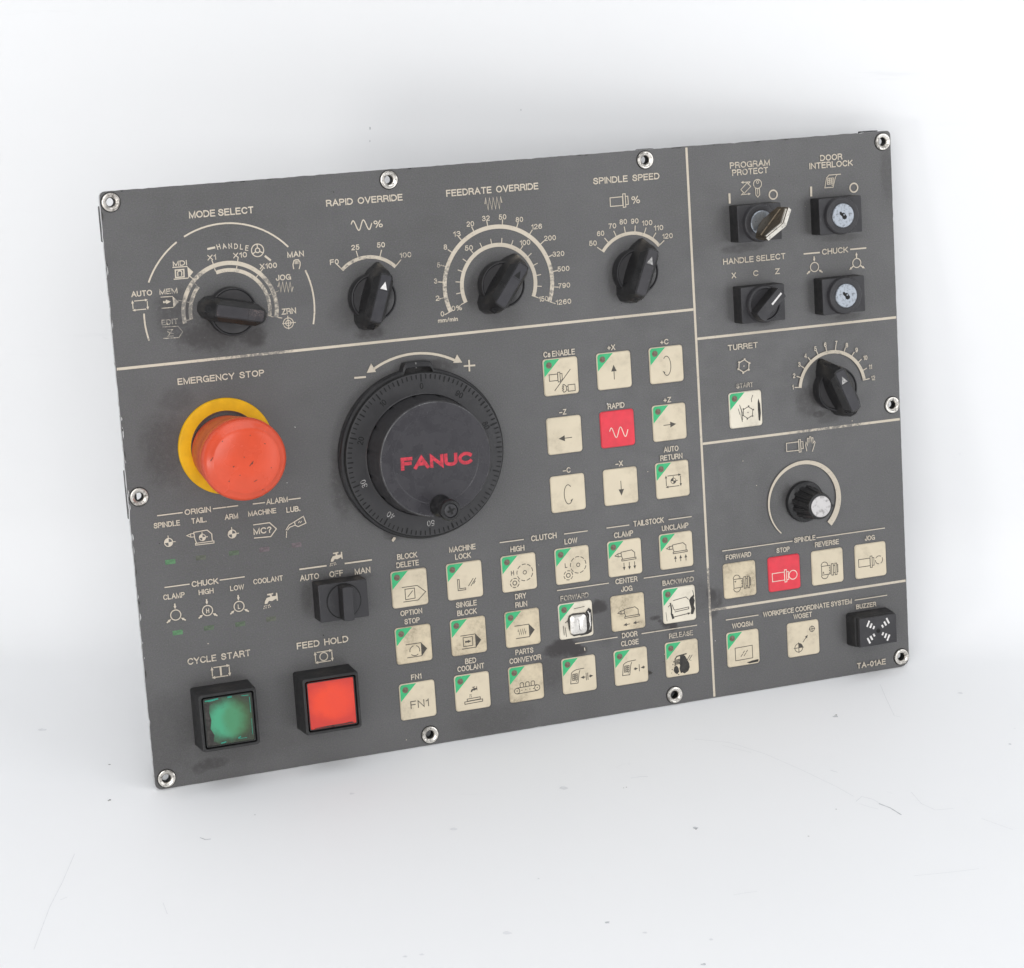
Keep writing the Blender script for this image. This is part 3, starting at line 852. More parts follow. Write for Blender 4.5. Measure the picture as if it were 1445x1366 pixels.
def datum(b, c, r, mat, back):
    b.disc(c, r, mat, 24)
    for a0 in (5, 185):
        b.poly([(c[0] + .12 * cos(radians(a0 + 42)), c[1] + .12 * sin(radians(a0 + 42)))] + [(c[0] + r * .8 * cos(radians(a0 + i * 8)), c[1] + r * .8 * sin(radians(a0 + i * 8))) for i in range(11)], back)
    b.line([(c[0], c[1] + r), (c[0], c[1] + r * 1.55)], .3, mat); b.line([(c[0] + r, c[1]), (c[0] + r * 1.55, c[1])], .3, mat)
datum(pl, (17.45, 121.76), 2.2, INK, 'plate'); datum(pl, (48.87, 121.84), 2.2, INK, 'plate'); datum(pl, (34.12, 122.05), 1.75, INK, 'plate')
LN([(31.06, 119.54), (30.33, 122.03), (30.11, 125.09), (36.75, 125.37), (38.83, 123.20), (38.84, 119.66)], .45)
LN([(30.43, 119.56), (39.59, 119.62), (39.57, 118.61), (30.48, 118.73)], .42, True)
LN([(26.60, 123.90), (28.48, 124.54), (28.46, 122.91)], .4, True); LN([(28.55, 124.54), (30.06, 124.59)], .4); LN([(28.52, 122.90), (30.22, 122.87)], .4)
LN([(59.68, 124.96), (67.90, 125.05), (71.09, 121.58), (67.95, 118.09), (59.56, 118.42)], .5)
LN([(80.47, 123.89), (85.19, 126.05), (86.20, 122.52), (82.13, 121.25), (80.70, 122.07)], .45, True)
LN([(80.26, 123.79), (77.64, 122.66), (75.76, 120.28)], .4); LN([(80.71, 122.20), (77.87, 121.48), (76.53, 120.18)], .4)
LN([(82.40, 123.01), (83.07, 123.95)], .4); LN([(83.30, 122.89), (84.03, 123.82)], .4)
for p in ((76.05, 119.15), (75.90, 118.08), (75.74, 117.02)):
    LN([(p[0], p[1] + .5), (p[0], p[1] - .5)], .4)
for c in ((17.67, 85.74), (33.41, 85.74), (49.16, 85.63)):
    chuck(pl, c, 2.5, True, INK, .5)
pl.ctext('H', (33.46, 85.60), 2.3, INK, .9); pl.ctext('L', (49.15, 85.50), 2.3, INK, .8)
FAUCET = [(-50, -20), (-47, 0), (-30, 25), (-3, 30), (-3, 42), (-25, 45), (-25, 55), (23, 58), (23, 48), (10, 44), (13, 32), (43, 32), (45, 55), (55, 55), (57, -8), (47, -8), (45, 10), (10, -5), (-15, 0), (-29, -20)]
def faucet(b, c, k, mat):
    b.poly([(c[0] + x * k, c[1] + y * k) for x, y in FAUCET], mat)
    for x, y, dx, dy in ((-53, -32, -7, -26), (-40, -30, -3, -26), (-25, -30, 5, -24), (-15, -28, 10, -22)):
        b.line([(c[0] + x * k, c[1] + y * k), (c[0] + (x + dx * .4) * k, c[1] + (y + dy * .4) * k)], .32, mat)
        b.line([(c[0] + (x + dx * .62) * k, c[1] + (y + dy * .62) * k), (c[0] + (x + dx) * k, c[1] + (y + dy) * k)], .32, mat)
faucet(pl, (65.25, 86.26), .064, INK)

# --- handwheel scale
CW = (147.9, 156.8)
pl.arc(CW, 44.1, 1.25, 119, 60, INK)
pl.poly([(123.03, 193.24), (125.63, 197.76), (127.85, 193.28)], INK)
pl.poly([(172.90, 193.29), (170.49, 197.61), (168.14, 193.55)], INK)
LN([(116.49, 191.45), (122.48, 191.29)], .95)
LN([(173.59, 191.42), (179.69, 191.18)], .85); LN([(176.60, 194.24), (176.43, 188.45)], .85)

# --- coolant selector, lower left
T('AUTO', (80.84, 95.63), (90.64, 95.06), 3.0); T('OFF', (95.89, 95.38), (103.11, 95.06), 3.0); T('MAN', (108.99, 95.04), (117.17, 94.70), 3.0)
for a, bb in (((80.92, 99.93), (94.86, 99.80)), ((104.21, 99.69), (118.35, 99.72))):
    y = (a[1] + bb[1]) / 2
    LN([(a[0], y), (bb[0], y)], .75)
faucet(pl, (100.10, 102.65), .058, INK)
T('CYCLE  START', (21.29, 61.94), (52.85, 61.62), 3.3); T('FEED  HOLD', (76.39, 61.70), (102.99, 61.30), 3.35)
c = (37.28, 54.49); cycle(pl, c, 8.6, 5.0, INK, .5, 1.8); LN([(c[0], c[1] - 2.1), (c[0], c[1] + 2.2)], .95)
c = (89.69, 54.27); cycle(pl, c, 8.6, 5.2, INK, .5, 1.8); pl.ring(c, 2.0, .5, INK)

# --- key captions
for s, L, R, cap in [
    ('BLOCK', (131.51, 99.46), (142.13, 99.15), 2.9), ('DELETE', (130.79, 95.35), (142.74, 95.02), 2.9), ('OPTION', (130.99, 70.49), (142.58, 70.13), 2.8), ('STOP', (132.76, 65.94), (140.93, 65.67), 2.8),
    ('MACHINE', (159.04, 99.57), (173.36, 99.23), 2.9), ('LOCK', (161.93, 95.41), (170.48, 95.22), 2.9), ('HIGH', (191.81, 95.42), (199.50, 95.10), 2.9), ('SINGLE', (160.57, 70.61), (171.92, 70.23), 2.9),
    ('BLOCK', (160.97, 66.31), (171.53, 66.03), 2.9), ('DRY', (192.64, 70.55), (198.81, 70.30), 2.9), ('RUN', (192.52, 66.20), (199.06, 65.89), 2.9), ('BED', (163.34, 40.84), (169.43, 40.54), 2.9),
    ('COOLANT', (158.96, 37.49), (173.60, 36.85), 2.9), ('PARTS', (190.82, 41.57), (200.76, 41.06), 2.9), ('CONVEYOR', (187.26, 37.44), (204.79, 36.76), 2.9), ('FN1', (134.07, 36.91), (139.64, 36.67), 2.8),
    ('CLUTCH', (203.38, 99.49), (217.45, 99.39), 3.0), ('LOW', (221.54, 95.48), (228.67, 95.29), 2.9), ('TAILSTOCK', (260.40, 99.89), (277.71, 99.77), 3.0), ('CLAMP', (249.13, 95.28), (260.02, 95.03), 3.0),
    ('UNCLAMP', (276.29, 95.44), (291.59, 95.15), 2.9), ('CENTER', (248.42, 70.87), (260.94, 70.50), 2.9), ('JOG', (251.33, 66.28), (257.82, 66.06), 2.9), ('FORWARD', (217.35, 66.17), (233.09, 65.72), 2.8),
    ('BACKWARD', (274.95, 66.39), (293.02, 65.95), 2.8), ('DOOR', (250.36, 41.70), (259.19, 41.43), 2.9), ('CLOSE', (249.56, 37.43), (259.65, 37.05), 2.9), ('RELEASE', (277.07, 37.64), (290.95, 37.16), 2.8),
    ('Cs ENABLE', (216.35, 192.83), (233.63, 192.65), 3.0), ('+X', (251.42, 192.80), (255.85, 192.72), 2.9), ('+C', (280.95, 192.74), (285.69, 192.63), 2.8), ('RAPID', (249.77, 162.72), (259.22, 162.48), 2.9),
    ('\u2212Z', (222.91, 162.63), (226.97, 162.47), 2.8), ('+Z', (281.00, 162.52), (285.44, 162.41), 2.8), ('\u2212C', (222.93, 132.47), (227.33, 132.31), 2.9), ('\u2212X', (252.12, 132.43), (256.43, 132.29), 2.9),
    ('AUTO', (279.74, 136.77), (288.18, 136.45), 2.9), ('RETURN', (277.50, 132.60), (290.18, 132.15), 2.9),
    ('TURRET', (319.17, 186.07), (336.59, 185.76), 3.0), ('START', (323.00, 165.41), (332.82, 165.31), 2.6),
    ('SPINDLE', (352.59, 79.27), (365.46, 78.88), 2.75), ('FORWARD', (312.04, 75.40), (326.94, 74.78), 2.7), ('STOP', (341.90, 75.02), (349.74, 74.75), 2.7), ('REVERSE', (364.91, 75.25), (379.39, 74.82), 2.8),
    ('JOG', (395.16, 74.75), (401.30, 74.39), 2.7), ('WOQSM', (313.71, 37.86), (326.10, 37.28), 2.8), ('WOSET', (350.18, 37.64), (361.40, 37.17), 2.8), ('BUZZER', (388.17, 37.82), (400.49, 37.31), 2.6),
    ('WORKPIECE COORDINATE SYSTEM', (332.19, 41.50), (385.71, 40.97), 2.85), ('TA-01AE', (387.20, 4.85), (405.04, 4.48), 3.15)]:
    T(s, L, R, cap)
for a, bb in (((186.26, 99.60), (199.35, 99.61)), ((221.54, 99.51), (234.63, 99.56)), ((245.17, 99.61), (257.99, 99.62)), ((280.30, 99.52), (293.56, 99.68)), ((215.72, 70.54), (244.68, 70.55)), ((264.42, 70.44), (293.37, 70.47)),
              ((223.87, 41.29), (247.74, 41.16)), ((261.41, 41.11), (293.45, 41.06)), ((310.11, 78.71), (351.64, 79.05)), ((365.93, 78.82), (407.56, 78.79)), ((310.22, 41.45), (329.48, 41.45)), ((387.46, 41.42), (407.46, 41.52))):
    y = (a[1] + bb[1]) / 2
    LN([(a[0], y), (bb[0], y)], .5)
LN([(228.87, 38.37), (229.12, 36.74)], .5)

# --- turret
CT = (379.3, 158.5)
pl.arc(CT, 20.2, 1.8, 173.2, 6.7, INK)
for i in range(12):
    pl.tick(CT, 18.4 if i in (0, 11) else 20.0, 22.6, 173.2 - 15.13 * i, .5, INK)
for s, c in [('1', (355.85, 161.37)), ('2', (356.87, 167.38)), ('3', (360.27, 173.06)), ('4', (364.13, 177.24)), ('5', (370.10, 180.40)), ('6', (376.01, 181.97)), ('7', (382.57, 182.09)), ('8', (388.83, 180.43)),
             ('9', (394.59, 177.28)), ('10', (399.60, 172.60)), ('11', (402.45, 167.42)), ('12', (403.85, 161.27))]:
    pl.ctext(s, c, 2.5, INK, 1.0, None, .16)
def turret(b, c, r, mat, w=.42):
    n = 24
    pts = []
    for i in range(6):
        for da, k in ((-14, .97), (-13, 1.18), (-6, 1.18), (-6, 1.0), (6, .95), (30, .9)):
            a = radians(60 * i + 30 + da)
            pts.append((c[0] + r * k * cos(a), c[1] + r * k * sin(a)))
    b.line(pts, w, mat, True)
    b.disc(c, .35, mat, 8)
turret(pl, (327.92, 175.52), 3.2, INK, .5)

# --- spindle potentiometer scale
CP = (359.9, 99.7)
pl.arc(CP, 21.8, .55, 227, -45, INK, 3.4)
spindle(pl, [(350.59, 131.91), (357.94, 131.93), (357.91, 127.34), (350.57, 127.50)], [(357.80, 132.98), (358.95, 132.94), (359.01, 126.34), (357.86, 126.30)], [(359.27, 131.77), (360.32, 131.74), (360.43, 128.08), (359.28, 128.04)], .4, INK)
LN([(362.46, 126.29), (361.85, 129.66), (362.21, 131.18), (362.98, 129.18), (363.07, 133.16), (363.74, 133.08), (363.90, 130.46), (364.45, 133.87), (365.12, 133.79), (365.15, 130.49), (365.76, 133.28), (366.42, 133.04), (366.29, 130.19), (367.20, 131.21),
    (367.55, 130.47), (366.56, 127.89), (365.69, 125.73)], .4)
# a chip of bare paint below the handwheel
pl.poly([(129.19, 108.39), (130.45, 109.81), (131.55, 109.35), (131.16, 108.45), (129.93, 107.34)], 'ink')
pl.poly([(264.25, 19.37), (265.20, 20.08), (266.42, 19.39), (265.64, 18.48)], 'tear')
# little white nicks
rnd = random.Random(5)
for i in range(46):
    x, y = rnd.uniform(4, 416), rnd.uniform(4, 288)
    r = rnd.uniform(.12, .32)
    pl.poly([(x + r * rnd.uniform(.5, 1.5) * cos(2 * pi * k / 5), y + r * rnd.uniform(.5, 1.5) * sin(2 * pi * k / 5)) for k in range(5)], rnd.choice(['ink', 'tear', 'tear', 'white']))
# bare spots along the left and bottom edge of the film
for i in range(26):
    y = rnd.uniform(10, 285); w = rnd.uniform(.2, .55); h = rnd.uniform(.6, 2.6)
    pl.poly([(.22, y - h), (.25 + w, y - h * .3), (.25 + w * .8, y + h * .4), (.22, y + h)], rnd.choice(['edge', 'edge', 'tear']))
for i in range(14):
    x = rnd.uniform(10, 400); w = rnd.uniform(.2, .5); h = rnd.uniform(.6, 2.4)
    pl.poly([(x - h, PH - .2), (x - h * .3, PH - .2 - w), (x + h * .4, PH - .25 - w * .8), (x + h, PH - .2)][::-1], rnd.choice(['tear', 'pit', 'tear']))
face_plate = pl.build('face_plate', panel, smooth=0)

# clips on the back that peep out behind the left edge and top edge
for x, y, w, h in ((2.4, 276, 4.2, 17), (2.6, 146, 4.4, 24), (410, 289.9, 9, 4.0), (281, 290.1, 8, 3.0)):
    b = MB('black')
    b.rbox(0, 0, w, h, .6, -8.5, -2.75, .4, 'black', cap0=True)
    b.build('rear_clip', panel, (x, y, 0))

# shallow sheet-metal box on the back, which rests against the upright sheet
b = MB('edge')
b.rings([[(x, y, z) for x, y in rrect(210, 147, 388, 262, 3, 3)] for z in (-28.0, -2.65)], 'edge', True, False)
b.build('rear_housing', panel, smooth=30)

# eyelets
def eyelet(mat, dark):
    b = MB(mat)
    b.lathe([(4.75, .03), (4.75, .14), (4.42, .16)], 'pit', n=40)
    b.lathe([(4.42, .1), (4.45, .55), (4.25, .95), (3.7, 1.12), (3.1, 1.0), (2.75, .62), (2.45, .55), (2.2, .2)], mat, n=40)
    b.lathe([(2.2, .2), (2.05, -.1)], dark, n=40)
    b.lathe([(2.05, -.1), (2.0, -4.4)], 'pit', n=40)  # shade inside the tube put into its colour
    b.lathe([(2.0, -4.4), (2.6, -4.4), (2.6, -.6)], dark, n=40)
    return b
for i, c in enumerate(EYE):
    worn = i in (0, 4)
    o = eyelet('nickel_dark' if worn else 'nickel', 'nickel_dark').build('mounting_eyelet', panel, (c[0], c[1], 0), 40)
    o.rotation_euler.z = i * 1.3

# ------------------------------------------------------------------ rotary knobs
def mirror(half):
    """half outline from tip (x=0, +y) down the right side to the tail (x=0, -y)"""
    return [(-x, y) for x, y in half[1:-1]][::-1] and ([half[0]] + [(-x, y) for x, y in half[1:-1]] + [half[-1]] + [(x, y) for x, y in half[1:-1]][::-1])
L0 = mirror([(0, 17.8), (1.6, 17.0), (4.6, 12.8), (6.4, 8.5), (6.4, -9.5), (4.9, -13.8), (2.2, -16.2), (0, -16.4)])
L1 = mirror([(0, 16.8), (1.6, 16.2), (4.3, 12.6), (5.9, 8.5), (5.9, -9.4), (4.5, -13.6), (2.0, -15.9), (0, -16.1)])
L2 = mirror([(0, 15.2), (1.6, 14.9), (3.9, 12.6), (5.5, 9.2), (5.5, -9.3), (4.2, -13.0), (1.9, -15.2), (0, -15.4)])
L3 = mirror([(0, 14.3), (1.7, 14.1), (3.6, 12.6), (5.2, 9.4), (5.2, -8.4), (3.7, -11.9), (1.7, -13.2), (0, -13.3)])
L4 = mirror([(0, 12.9), (1.9, 12.8), (2.9, 12.4), (3.1, 11.4), (3.1, -10.4), (2.8, -11.2), (1.8, -11.5), (0, -11.6)])
def knob(c, ang, label, marker='white', worn=False, top=True):
    rot = radians(ang - 90)
    sk = MB('black')
    sk.lathe([(11.3, .1), (11.7, 1.2), (11.7, 6.2), (11.4, 6.9), (10.9, 7.0), (10.5, 6.6), (10.4, 6.5)], 'black', n=72)
    sk.lathe([(10.4, 6.5), (8.5, 5.7), (6.0, 4.9), (3.0, 4.6)], 'lit_lobe', n=72)
    base = sk.build('rotary_knob', panel, (c[0], c[1], 0), 30, label)
    g = MB('black_gloss')
    g.outline([(.3, L0), (5.0, L1), (12.0, L2), (14.8, L3), (18.0, L4)], 'black_gloss', rot)
    # screw hole on the tail slope
    def P(x, y):
        return (x * cos(rot) - y * sin(rot), x * sin(rot) + y * cos(rot))
    grip = g.build('grip', base, smooth=24)
    h = MB('nickel_dark')
    hp = [Vector((*P(1.35 * cos(2 * pi * i / 20), -13.55 + .75 * sin(2 * pi * i / 20)), 14.2 + .95 * sin(2 * pi * i / 20))) for i in range(20)]
    nrm = Vector((*P(0, -.55), .62)).normalized()
    h.rings([[p + nrm * .02 for p in hp], [p + nrm * .35 for p in hp]], 'black', False, False)
    cen = sum(hp, Vector()) / 20
    h.add([p + nrm * .30 for p in hp], [tuple(range(20))], 'black')
    h.add([cen + (p - cen) * .62 + nrm * .34 for p in hp], [tuple(range(20))], 'pit')
    h.build('screw_hole', grip, smooth=40)
    t = MB('grip')
    tm = 'grip_worn' if worn else 'grip'
    if top:
        ins = rrect(0, .5, 5.3, 23.0, 1.1, 4)
        t.outline([(17.9, ins), (18.35, ins), (18.5, [(x * .94, y * .99) for x, y in ins])], tm, rot)
        t.z = 18.53
        if marker:
            t.poly([P(0, 8.9), P(-1.75, 5.0), P(1.75, 5.0)], marker)
        t.line([P(-2.5, 4.4), P(2.5, 4.4)], .18, 'pit')
    t.build('grip_plate', grip, smooth=30)
    return base
KN1 = knob(C1, -12.5, 'black pointer knob of MODE SELECT, worn bare of its marker', marker=None, worn=True)
KN2 = knob(C2, 71.5, 'black pointer knob of RAPID OVERRIDE with a clean white triangle')
KN3 = knob(C3, 53.5, 'black pointer knob of FEEDRATE OVERRIDE with a worn dark triangle', marker='pit')
KN4 = knob(C4, 68.5, 'black pointer knob of SPINDLE SPEED with a rubbed pinkish grip', marker='grey_mark', worn=True)
KN5 = knob(CT, 113.5, 'black pointer knob of the TURRET dial', marker='grey_mark')

# ------------------------------------------------------------------ emergency stop
b = MB('yellow')
b.lathe([(23.5, .05), (23.5, 1.3), (23.2, 1.7), (22.6, 1.85), (17.3, 1.85), (17.1, 1.2)], 'yellow', n=96)
b.lathe([(17.5, 1.87), (16.9, 1.95)], 'mark', n=96)
es = b.build('emergency_stop', panel, (49.6, 165.2, 0), 40, 'red mushroom button on a yellow ring')
b = MB('red_body', 'red', 'mark')
b.lathe([(16.8, -1.5), (17.2, 4), (17.6, 8), (18.5, 18), (19.1, 26.5)], 'red_body', n=96)
prof = [(19.1, 26.5), (19.55, 29.5), (19.75, 32.0), (19.6, 34.2), (19.0, 36.0), (17.8, 37.3), (16.0, 38.2)]
prof += [(16.0 * cos(radians(t)), 38.2 + 2.2 * sin(radians(t))) for t in range(10, 90, 10)] + [(.15, 40.4)]
b.lathe(prof, 'red', n=96, cap1=True)
head = b.build('push_head', es, (.2, -1.9, 2.0), 50)
head.scale = (1.03, 1.0, 1.0)
def dome(r):
    return 38.2 + 2.2 * math.sqrt(max(0, 1 - (r / 16.0) ** 2)) if r < 16 else 38.2
sc = MB('mark')
for (x0, y0), (x1, y1), w in [((50.35, 162.21), (52.34, 164.36), .35), ((51.34, 163.09), (51.96, 163.69), .7), ((32.54, 166.44), (34.75, 169.31), .3), ((42.69, 163.05), (42.93, 162.63), .7),
                              ((40.07, 156.37), (40.35, 155.94), .5), ((38.63, 175.30), (38.91, 174.95), .5), ((51.92, 176.63), (52.14, 176.36), .4), ((56.01, 150.25), (56.26, 149.90), .6),
                              ((63.80, 168.06), (64.10, 167.87), .4), ((58.34, 171.93), (59.13, 171.64), .3), ((47.96, 166.96), (48.32, 166.52), .3), ((45.42, 158.54), (45.60, 158.28), .5),
                              ((60.70, 160.26), (61.01, 160.02), .4), ((51.89, 154.48), (53.57, 155.27), .25)]:
    d = Vector((x1 - x0, y1 - y0)); n = Vector((-d.y, d.x)).normalized() * w / 2
    q = []
    for x, y in ((x0 + n.x, y0 + n.y), (x0 - n.x, y0 - n.y), (x1 - n.x, y1 - n.y), (x1 + n.x, y1 + n.y)):
        x -= 49.6; y -= 164.7
        q.append((x, y, dome(math.hypot(x, y)) + .09))
    sc.add(q, [(0, 1, 2, 3)], 'mark')
sc.build('scratches', es, (.2, -1.9, 2.0), 0)

# ------------------------------------------------------------------ handwheel
CH = (147.45, 150.55)
b = MB('black')
tabmod = lambda r, z, a: r + (3.6 if abs(math.degrees(a) - 89) < 8.5 and z < 6.5 else 2.2 if abs(math.degrees(a) - 89) < 10.5 and z < 6.5 else 0)
b.lathe([(42.6, .05), (42.8, 4.8), (42.2, 5.6), (40.2, 5.9), (40.0, 6.4)], 'black', n=240, mod=tabmod)
b.z = 5.72
b.line([(-.4, 43.0), (-.4, 46.0)], .35, 'grey_mark')
hw = b.build('handwheel', panel, (*CH, 0), 34, 'big black graduated handwheel with a crank grip')
b = MB('dial', 'pit')
b.lathe([(40.2, 6.5), (41.2, 7.0), (41.3, 8.6), (41.0, 9.1), (40.75, 9.2)], 'pit', n=160)
b.lathe([(40.75, 9.2), (40.5, 9.25), (39.2, 9.3), (33.0, 9.45), (30.9, 9.5), (30.5, 9.9)], 'dial', n=160)
b.z = 9.52
for i in range(100):
    ln = 3.4 if i % 10 == 0 else 2.8 if i % 5 == 0 else 2.1
    b.tick((0, 0), 40.3, 40.3 - ln - .2, 89.2 + 3.6 * i, .52 if i % 5 else .66, 'pit')
for k in range(10):
    a = 89.2 + 36.2 * k
    m = {0: 'pit', 10: 'pit', 20: 'pit', 30: 'grey_mark', 40: 'grey_mark', 50: 'grey_mark'}.get(k * 10, 'pit')
    b.ctext(str(k * 10), (34.5 * cos(radians(a)), 34.5 * sin(radians(a))), 3.0, 'dial' if k in (6, 7) else m, 1.05, radians(a - 90), .12)
b.build('graduated_dial', hw, smooth=30)
b = MB('hub', 'red_logo')
flute = lambda r, z, a: r - (.45 if (math.degrees(a) % 24) < 4 and z < 23 else 0)
b.lathe([(30.2, 9.45), (30.0, 11), (29.0, 24.4), (28.9, 25.2), (28.55, 25.75), (28.1, 25.9)], 'dial', n=288, mod=flute)
b.lathe([(28.3, 25.85), (28.0, 25.98)], 'chip', n=144)
b.lathe([(28.0, 25.99), (22.2, 25.99)], 'hub', n=144)
b.lathe([(22.2, 25.99), (21.9, 25.9)], 'hub', n=144)
b.lathe([(21.9, 25.9), (.2, 25.9)], 'hub', n=144, cap1=True)
b.z = 26.0
b.text('FANUC', (-18.2, -.85), (18.9, -.85), 6.3, 'red_logo', radians(-1.5), .27)
b.build('hub', hw, smooth=30)
b = MB('black_gloss')
CK = (.6, -23.3)
b.lathe([(5.6, 26.05), (5.5, 28), (4.3, 29.5), (4.2, 33.5), (5.0, 36.2), (5.35, 38.6), (5.3, 40.6), (4.9, 41.4), (3.6, 41.5), (3.4, 40.8), (.1, 40.8)], 'black_gloss', CK, 40, cap1=True)
ck = b.build('crank_grip', hw, smooth=40)
b = MB('black_gloss', 'pit')
b.lathe([(3.3, 40.8), (3.3, 41.3), (2.9, 41.6), (.1, 41.65)], 'switch', CK, 32, cap1=True)
b.z = 41.83
for a in (20, 110):
    for s in (1, -1):
        b.tick(CK, 0 if s > 0 else -1.9, 2.3 if s > 0 else 0, a, 1.0, 'pit')
b.build('cross_head_screw', hw, smooth=40)

# ------------------------------------------------------------------ lock switches and selectors
def block(c, name, label, h=9.6, mat='switch'):
    b = MB('switch_shade', mat)
    b.rings([[(x, y, z) for x, y in rrect(0, 0, w, hh, .5, 2)] for z, w, hh in ((.05, 24.9, 19.0), (h - .8, 24.9, 18.9))], 'switch_shade', False, False)
    b.rings([[(x, y, z) for x, y in rrect(0, 0, w, hh, .5, 2)] for z, w, hh in ((h - .8, 24.9, 18.9), (h - .2, 24.8, 18.8), (h, 24.4, 18.4))], mat, False, True)
    return b.build(name, panel, (*c, 0), 30, label)
def lock(c, label, hole=True):
    o = block(c, 'key_switch', label)
    b = MB('switch')
    b.lathe([(10.0, 9.62), (9.7, 10.6), (9.4, 11.6), (8.9, 12.0), (7.0, 12.1), (6.5, 12.0), (6.4, 11.6)], 'switch', n=64)
    b.build('collar', o, smooth=28)
    b = MB('chrome')
    b.lathe([(6.4, 11.5), (6.35, 12.2), (6.0, 12.6), (5.4, 12.62), (.1, 12.62)], 'chrome', n=48, cap1=True)
    b.z = 12.66
    if hole:
        sl = [(-2.3, .55), (-1.0, .6), (-.9, 1.3), (.5, 1.3), (.6, .7), (2.3, .65), (2.3, -.6), (1.0, -.7), (.8, -1.9), (-.3, -1.9), (-.4, -.8), (-2.3, -.7)]
        b.poly([(-2.3, 1.9), (-1.3, 2.2), (-.6, 1.4), (.3, 1.6), (1.1, .7), (2.0, -.6), (1.7, -1.6), (.5, -2.1), (-.6, -1.5), (-.9, -.3), (-2.0, .6)], 'pit')
        b.disc((.45, .45), .5, 'chrome', 8)
    b.build('lock_barrel', o, smooth=30)
    return o
LK1 = (336.6, 250.0)
lock(LK1, 'black key switch of PROGRAM PROTECT holding the key', False)
lock((383.6, 249.9), 'black key switch of DOOR INTERLOCK with an empty keyhole')
lock((383.6, 208.0), 'black key switch of CHUCK with an empty keyhole')

def selector(c, ang, label, line, h, R):
    o = block(c, 'selector_switch', label, h)
    b = MB('switch_shade', 'switch', 'white')
    if line:
        b.lathe([(R + .6, h + .02), (R + .5, h + 1.4), (R, h + 2.2), (R - 1.0, h + 2.4), (R - 1.5, h + 1.6), (3, h + 1.2), (.1, h + 1.2)], 'switch', n=64, cap1=True)
        half, top = 3.4, h + 9.6
    else:
        b.lathe([(R + .35, h + .03), (R - .15, h + .04)], 'pit', n=64)
        b.lathe([(R - .2, h + .05), (R - .3, h + .5), (R - 1.2, h + .55), (.1, h + .55)], 'switch', n=64, cap1=True)
        half, top = 2.75, h + 8.3
    rot = radians(ang - 90)
    n = 8
    amax = math.asin(half / R)
    pts = []
    for s in (1, -1):
        for i in range(n + 1):
            a = amax - 2 * amax * i / n
            pts.append((s * R * sin(a), s * R * cos(a)))
    pts = pts[::-1]
    z0 = h + .6
    b.outline([(z0, pts), (top - .5, [(x * .97, y) for x, y in pts]), (top, [(x * .9, y * .97) for x, y in pts])], 'switch_shade', rot, top='switch')
    b.z = top + .02
    if line:
        a = radians(ang)
        b.line([(.3 * cos(a), .3 * sin(a)), (8.1 * cos(a), 8.1 * sin(a))], 1.0, 'white')
        p = [Vector((1.6, -4.2)), Vector((2.2, -3.0)), Vector((2.9, -2.1))]
        b.line([(-1.2, -4.9), (.2, -3.6), (1.0, -2.7)], .22, 'pit')
    b.build('selector_knob', o, smooth=30)
    return o
selector((336.5, 208.0), 44, 'black HANDLE SELECT switch turned to Z with a white line', True, 9.6, 9.3)
selector((99.3, 83.4), 89, 'black coolant selector switch turned to OFF', False, 11.4, 8.6)

# the key in the program lock: pushed in, so a thing of its own
b = MB('brass', 'key_edge')
bow = [(-2.6, -1.5), (-2.6, 1.0), (-6.0, 2.6), (-9.9, 6.5), (-9.9, 18.3), (-.2, 25.3), (9.9, 18.3), (9.9, 6.5), (6.0, 2.6), (2.6, 1.0), (2.6, -1.5)]
th = 1.0
n = len(bow)
vs = [(x, y, th) for x, y in bow] + [(x, y, -th) for x, y in bow]
b.add(vs, [tuple(range(n - 1, -1, -1)), tuple(range(n, 2 * n))], 'brass')
for i in range(n):
    j = (i + 1) % n
    q = [(*bow[i], th), (*bow[j], th), (*bow[j], -th), (*bow[i], -th)]
    b.add(q, [(0, 1, 2, 3)], 'key_edge' if i in (4, 5) else 'brass')
# rolled rim and stamped bar on both cheeks
for s in (1, -1):
    z = s * (th + .12)
    q = [(-8.6, 8.2), (8.6, 8.2), (8.6, 11.2), (-8.6, 11.2)]
    b.rings([[(x, y, s * th) for x, y in q], [(x * .95, (y - 9.7) * .8 + 9.7, s * (th + .5)) for x, y in q]], 'brass', False, True)
    q = [(-8.9, 16.2), (-.2, 22.6), (8.9, 16.2), (8.9, 17.6), (-.2, 24.3), (-8.9, 17.6)]
    b.rings([[(x, y, s * th) for x, y in q], [(x * .98, y - .1, s * (th + .45)) for x, y in q]], 'key_edge', False, True)
key = b.build('key', None, (0, 0, 0), 25)
al = radians(47)
loc_m = Matrix.Translation(Vector((LK1[0] * MM, LK1[1] * MM, 12.6 * MM)))
ex = Vector((cos(al), sin(al), 0)); ey = Vector((0, 0, 1)); ez = ex.cross(ey)
rm = Matrix((ex, ey, ez)).transposed().to_4x4()
pm = Matrix.Translation(panel.location) @ panel.rotation_euler.to_matrix().to_4x4()
key.matrix_world = pm @ loc_m @ rm
key['label'] = 'small tarnished brown key stuck in the PROGRAM PROTECT lock'
key['category'] = 'key'

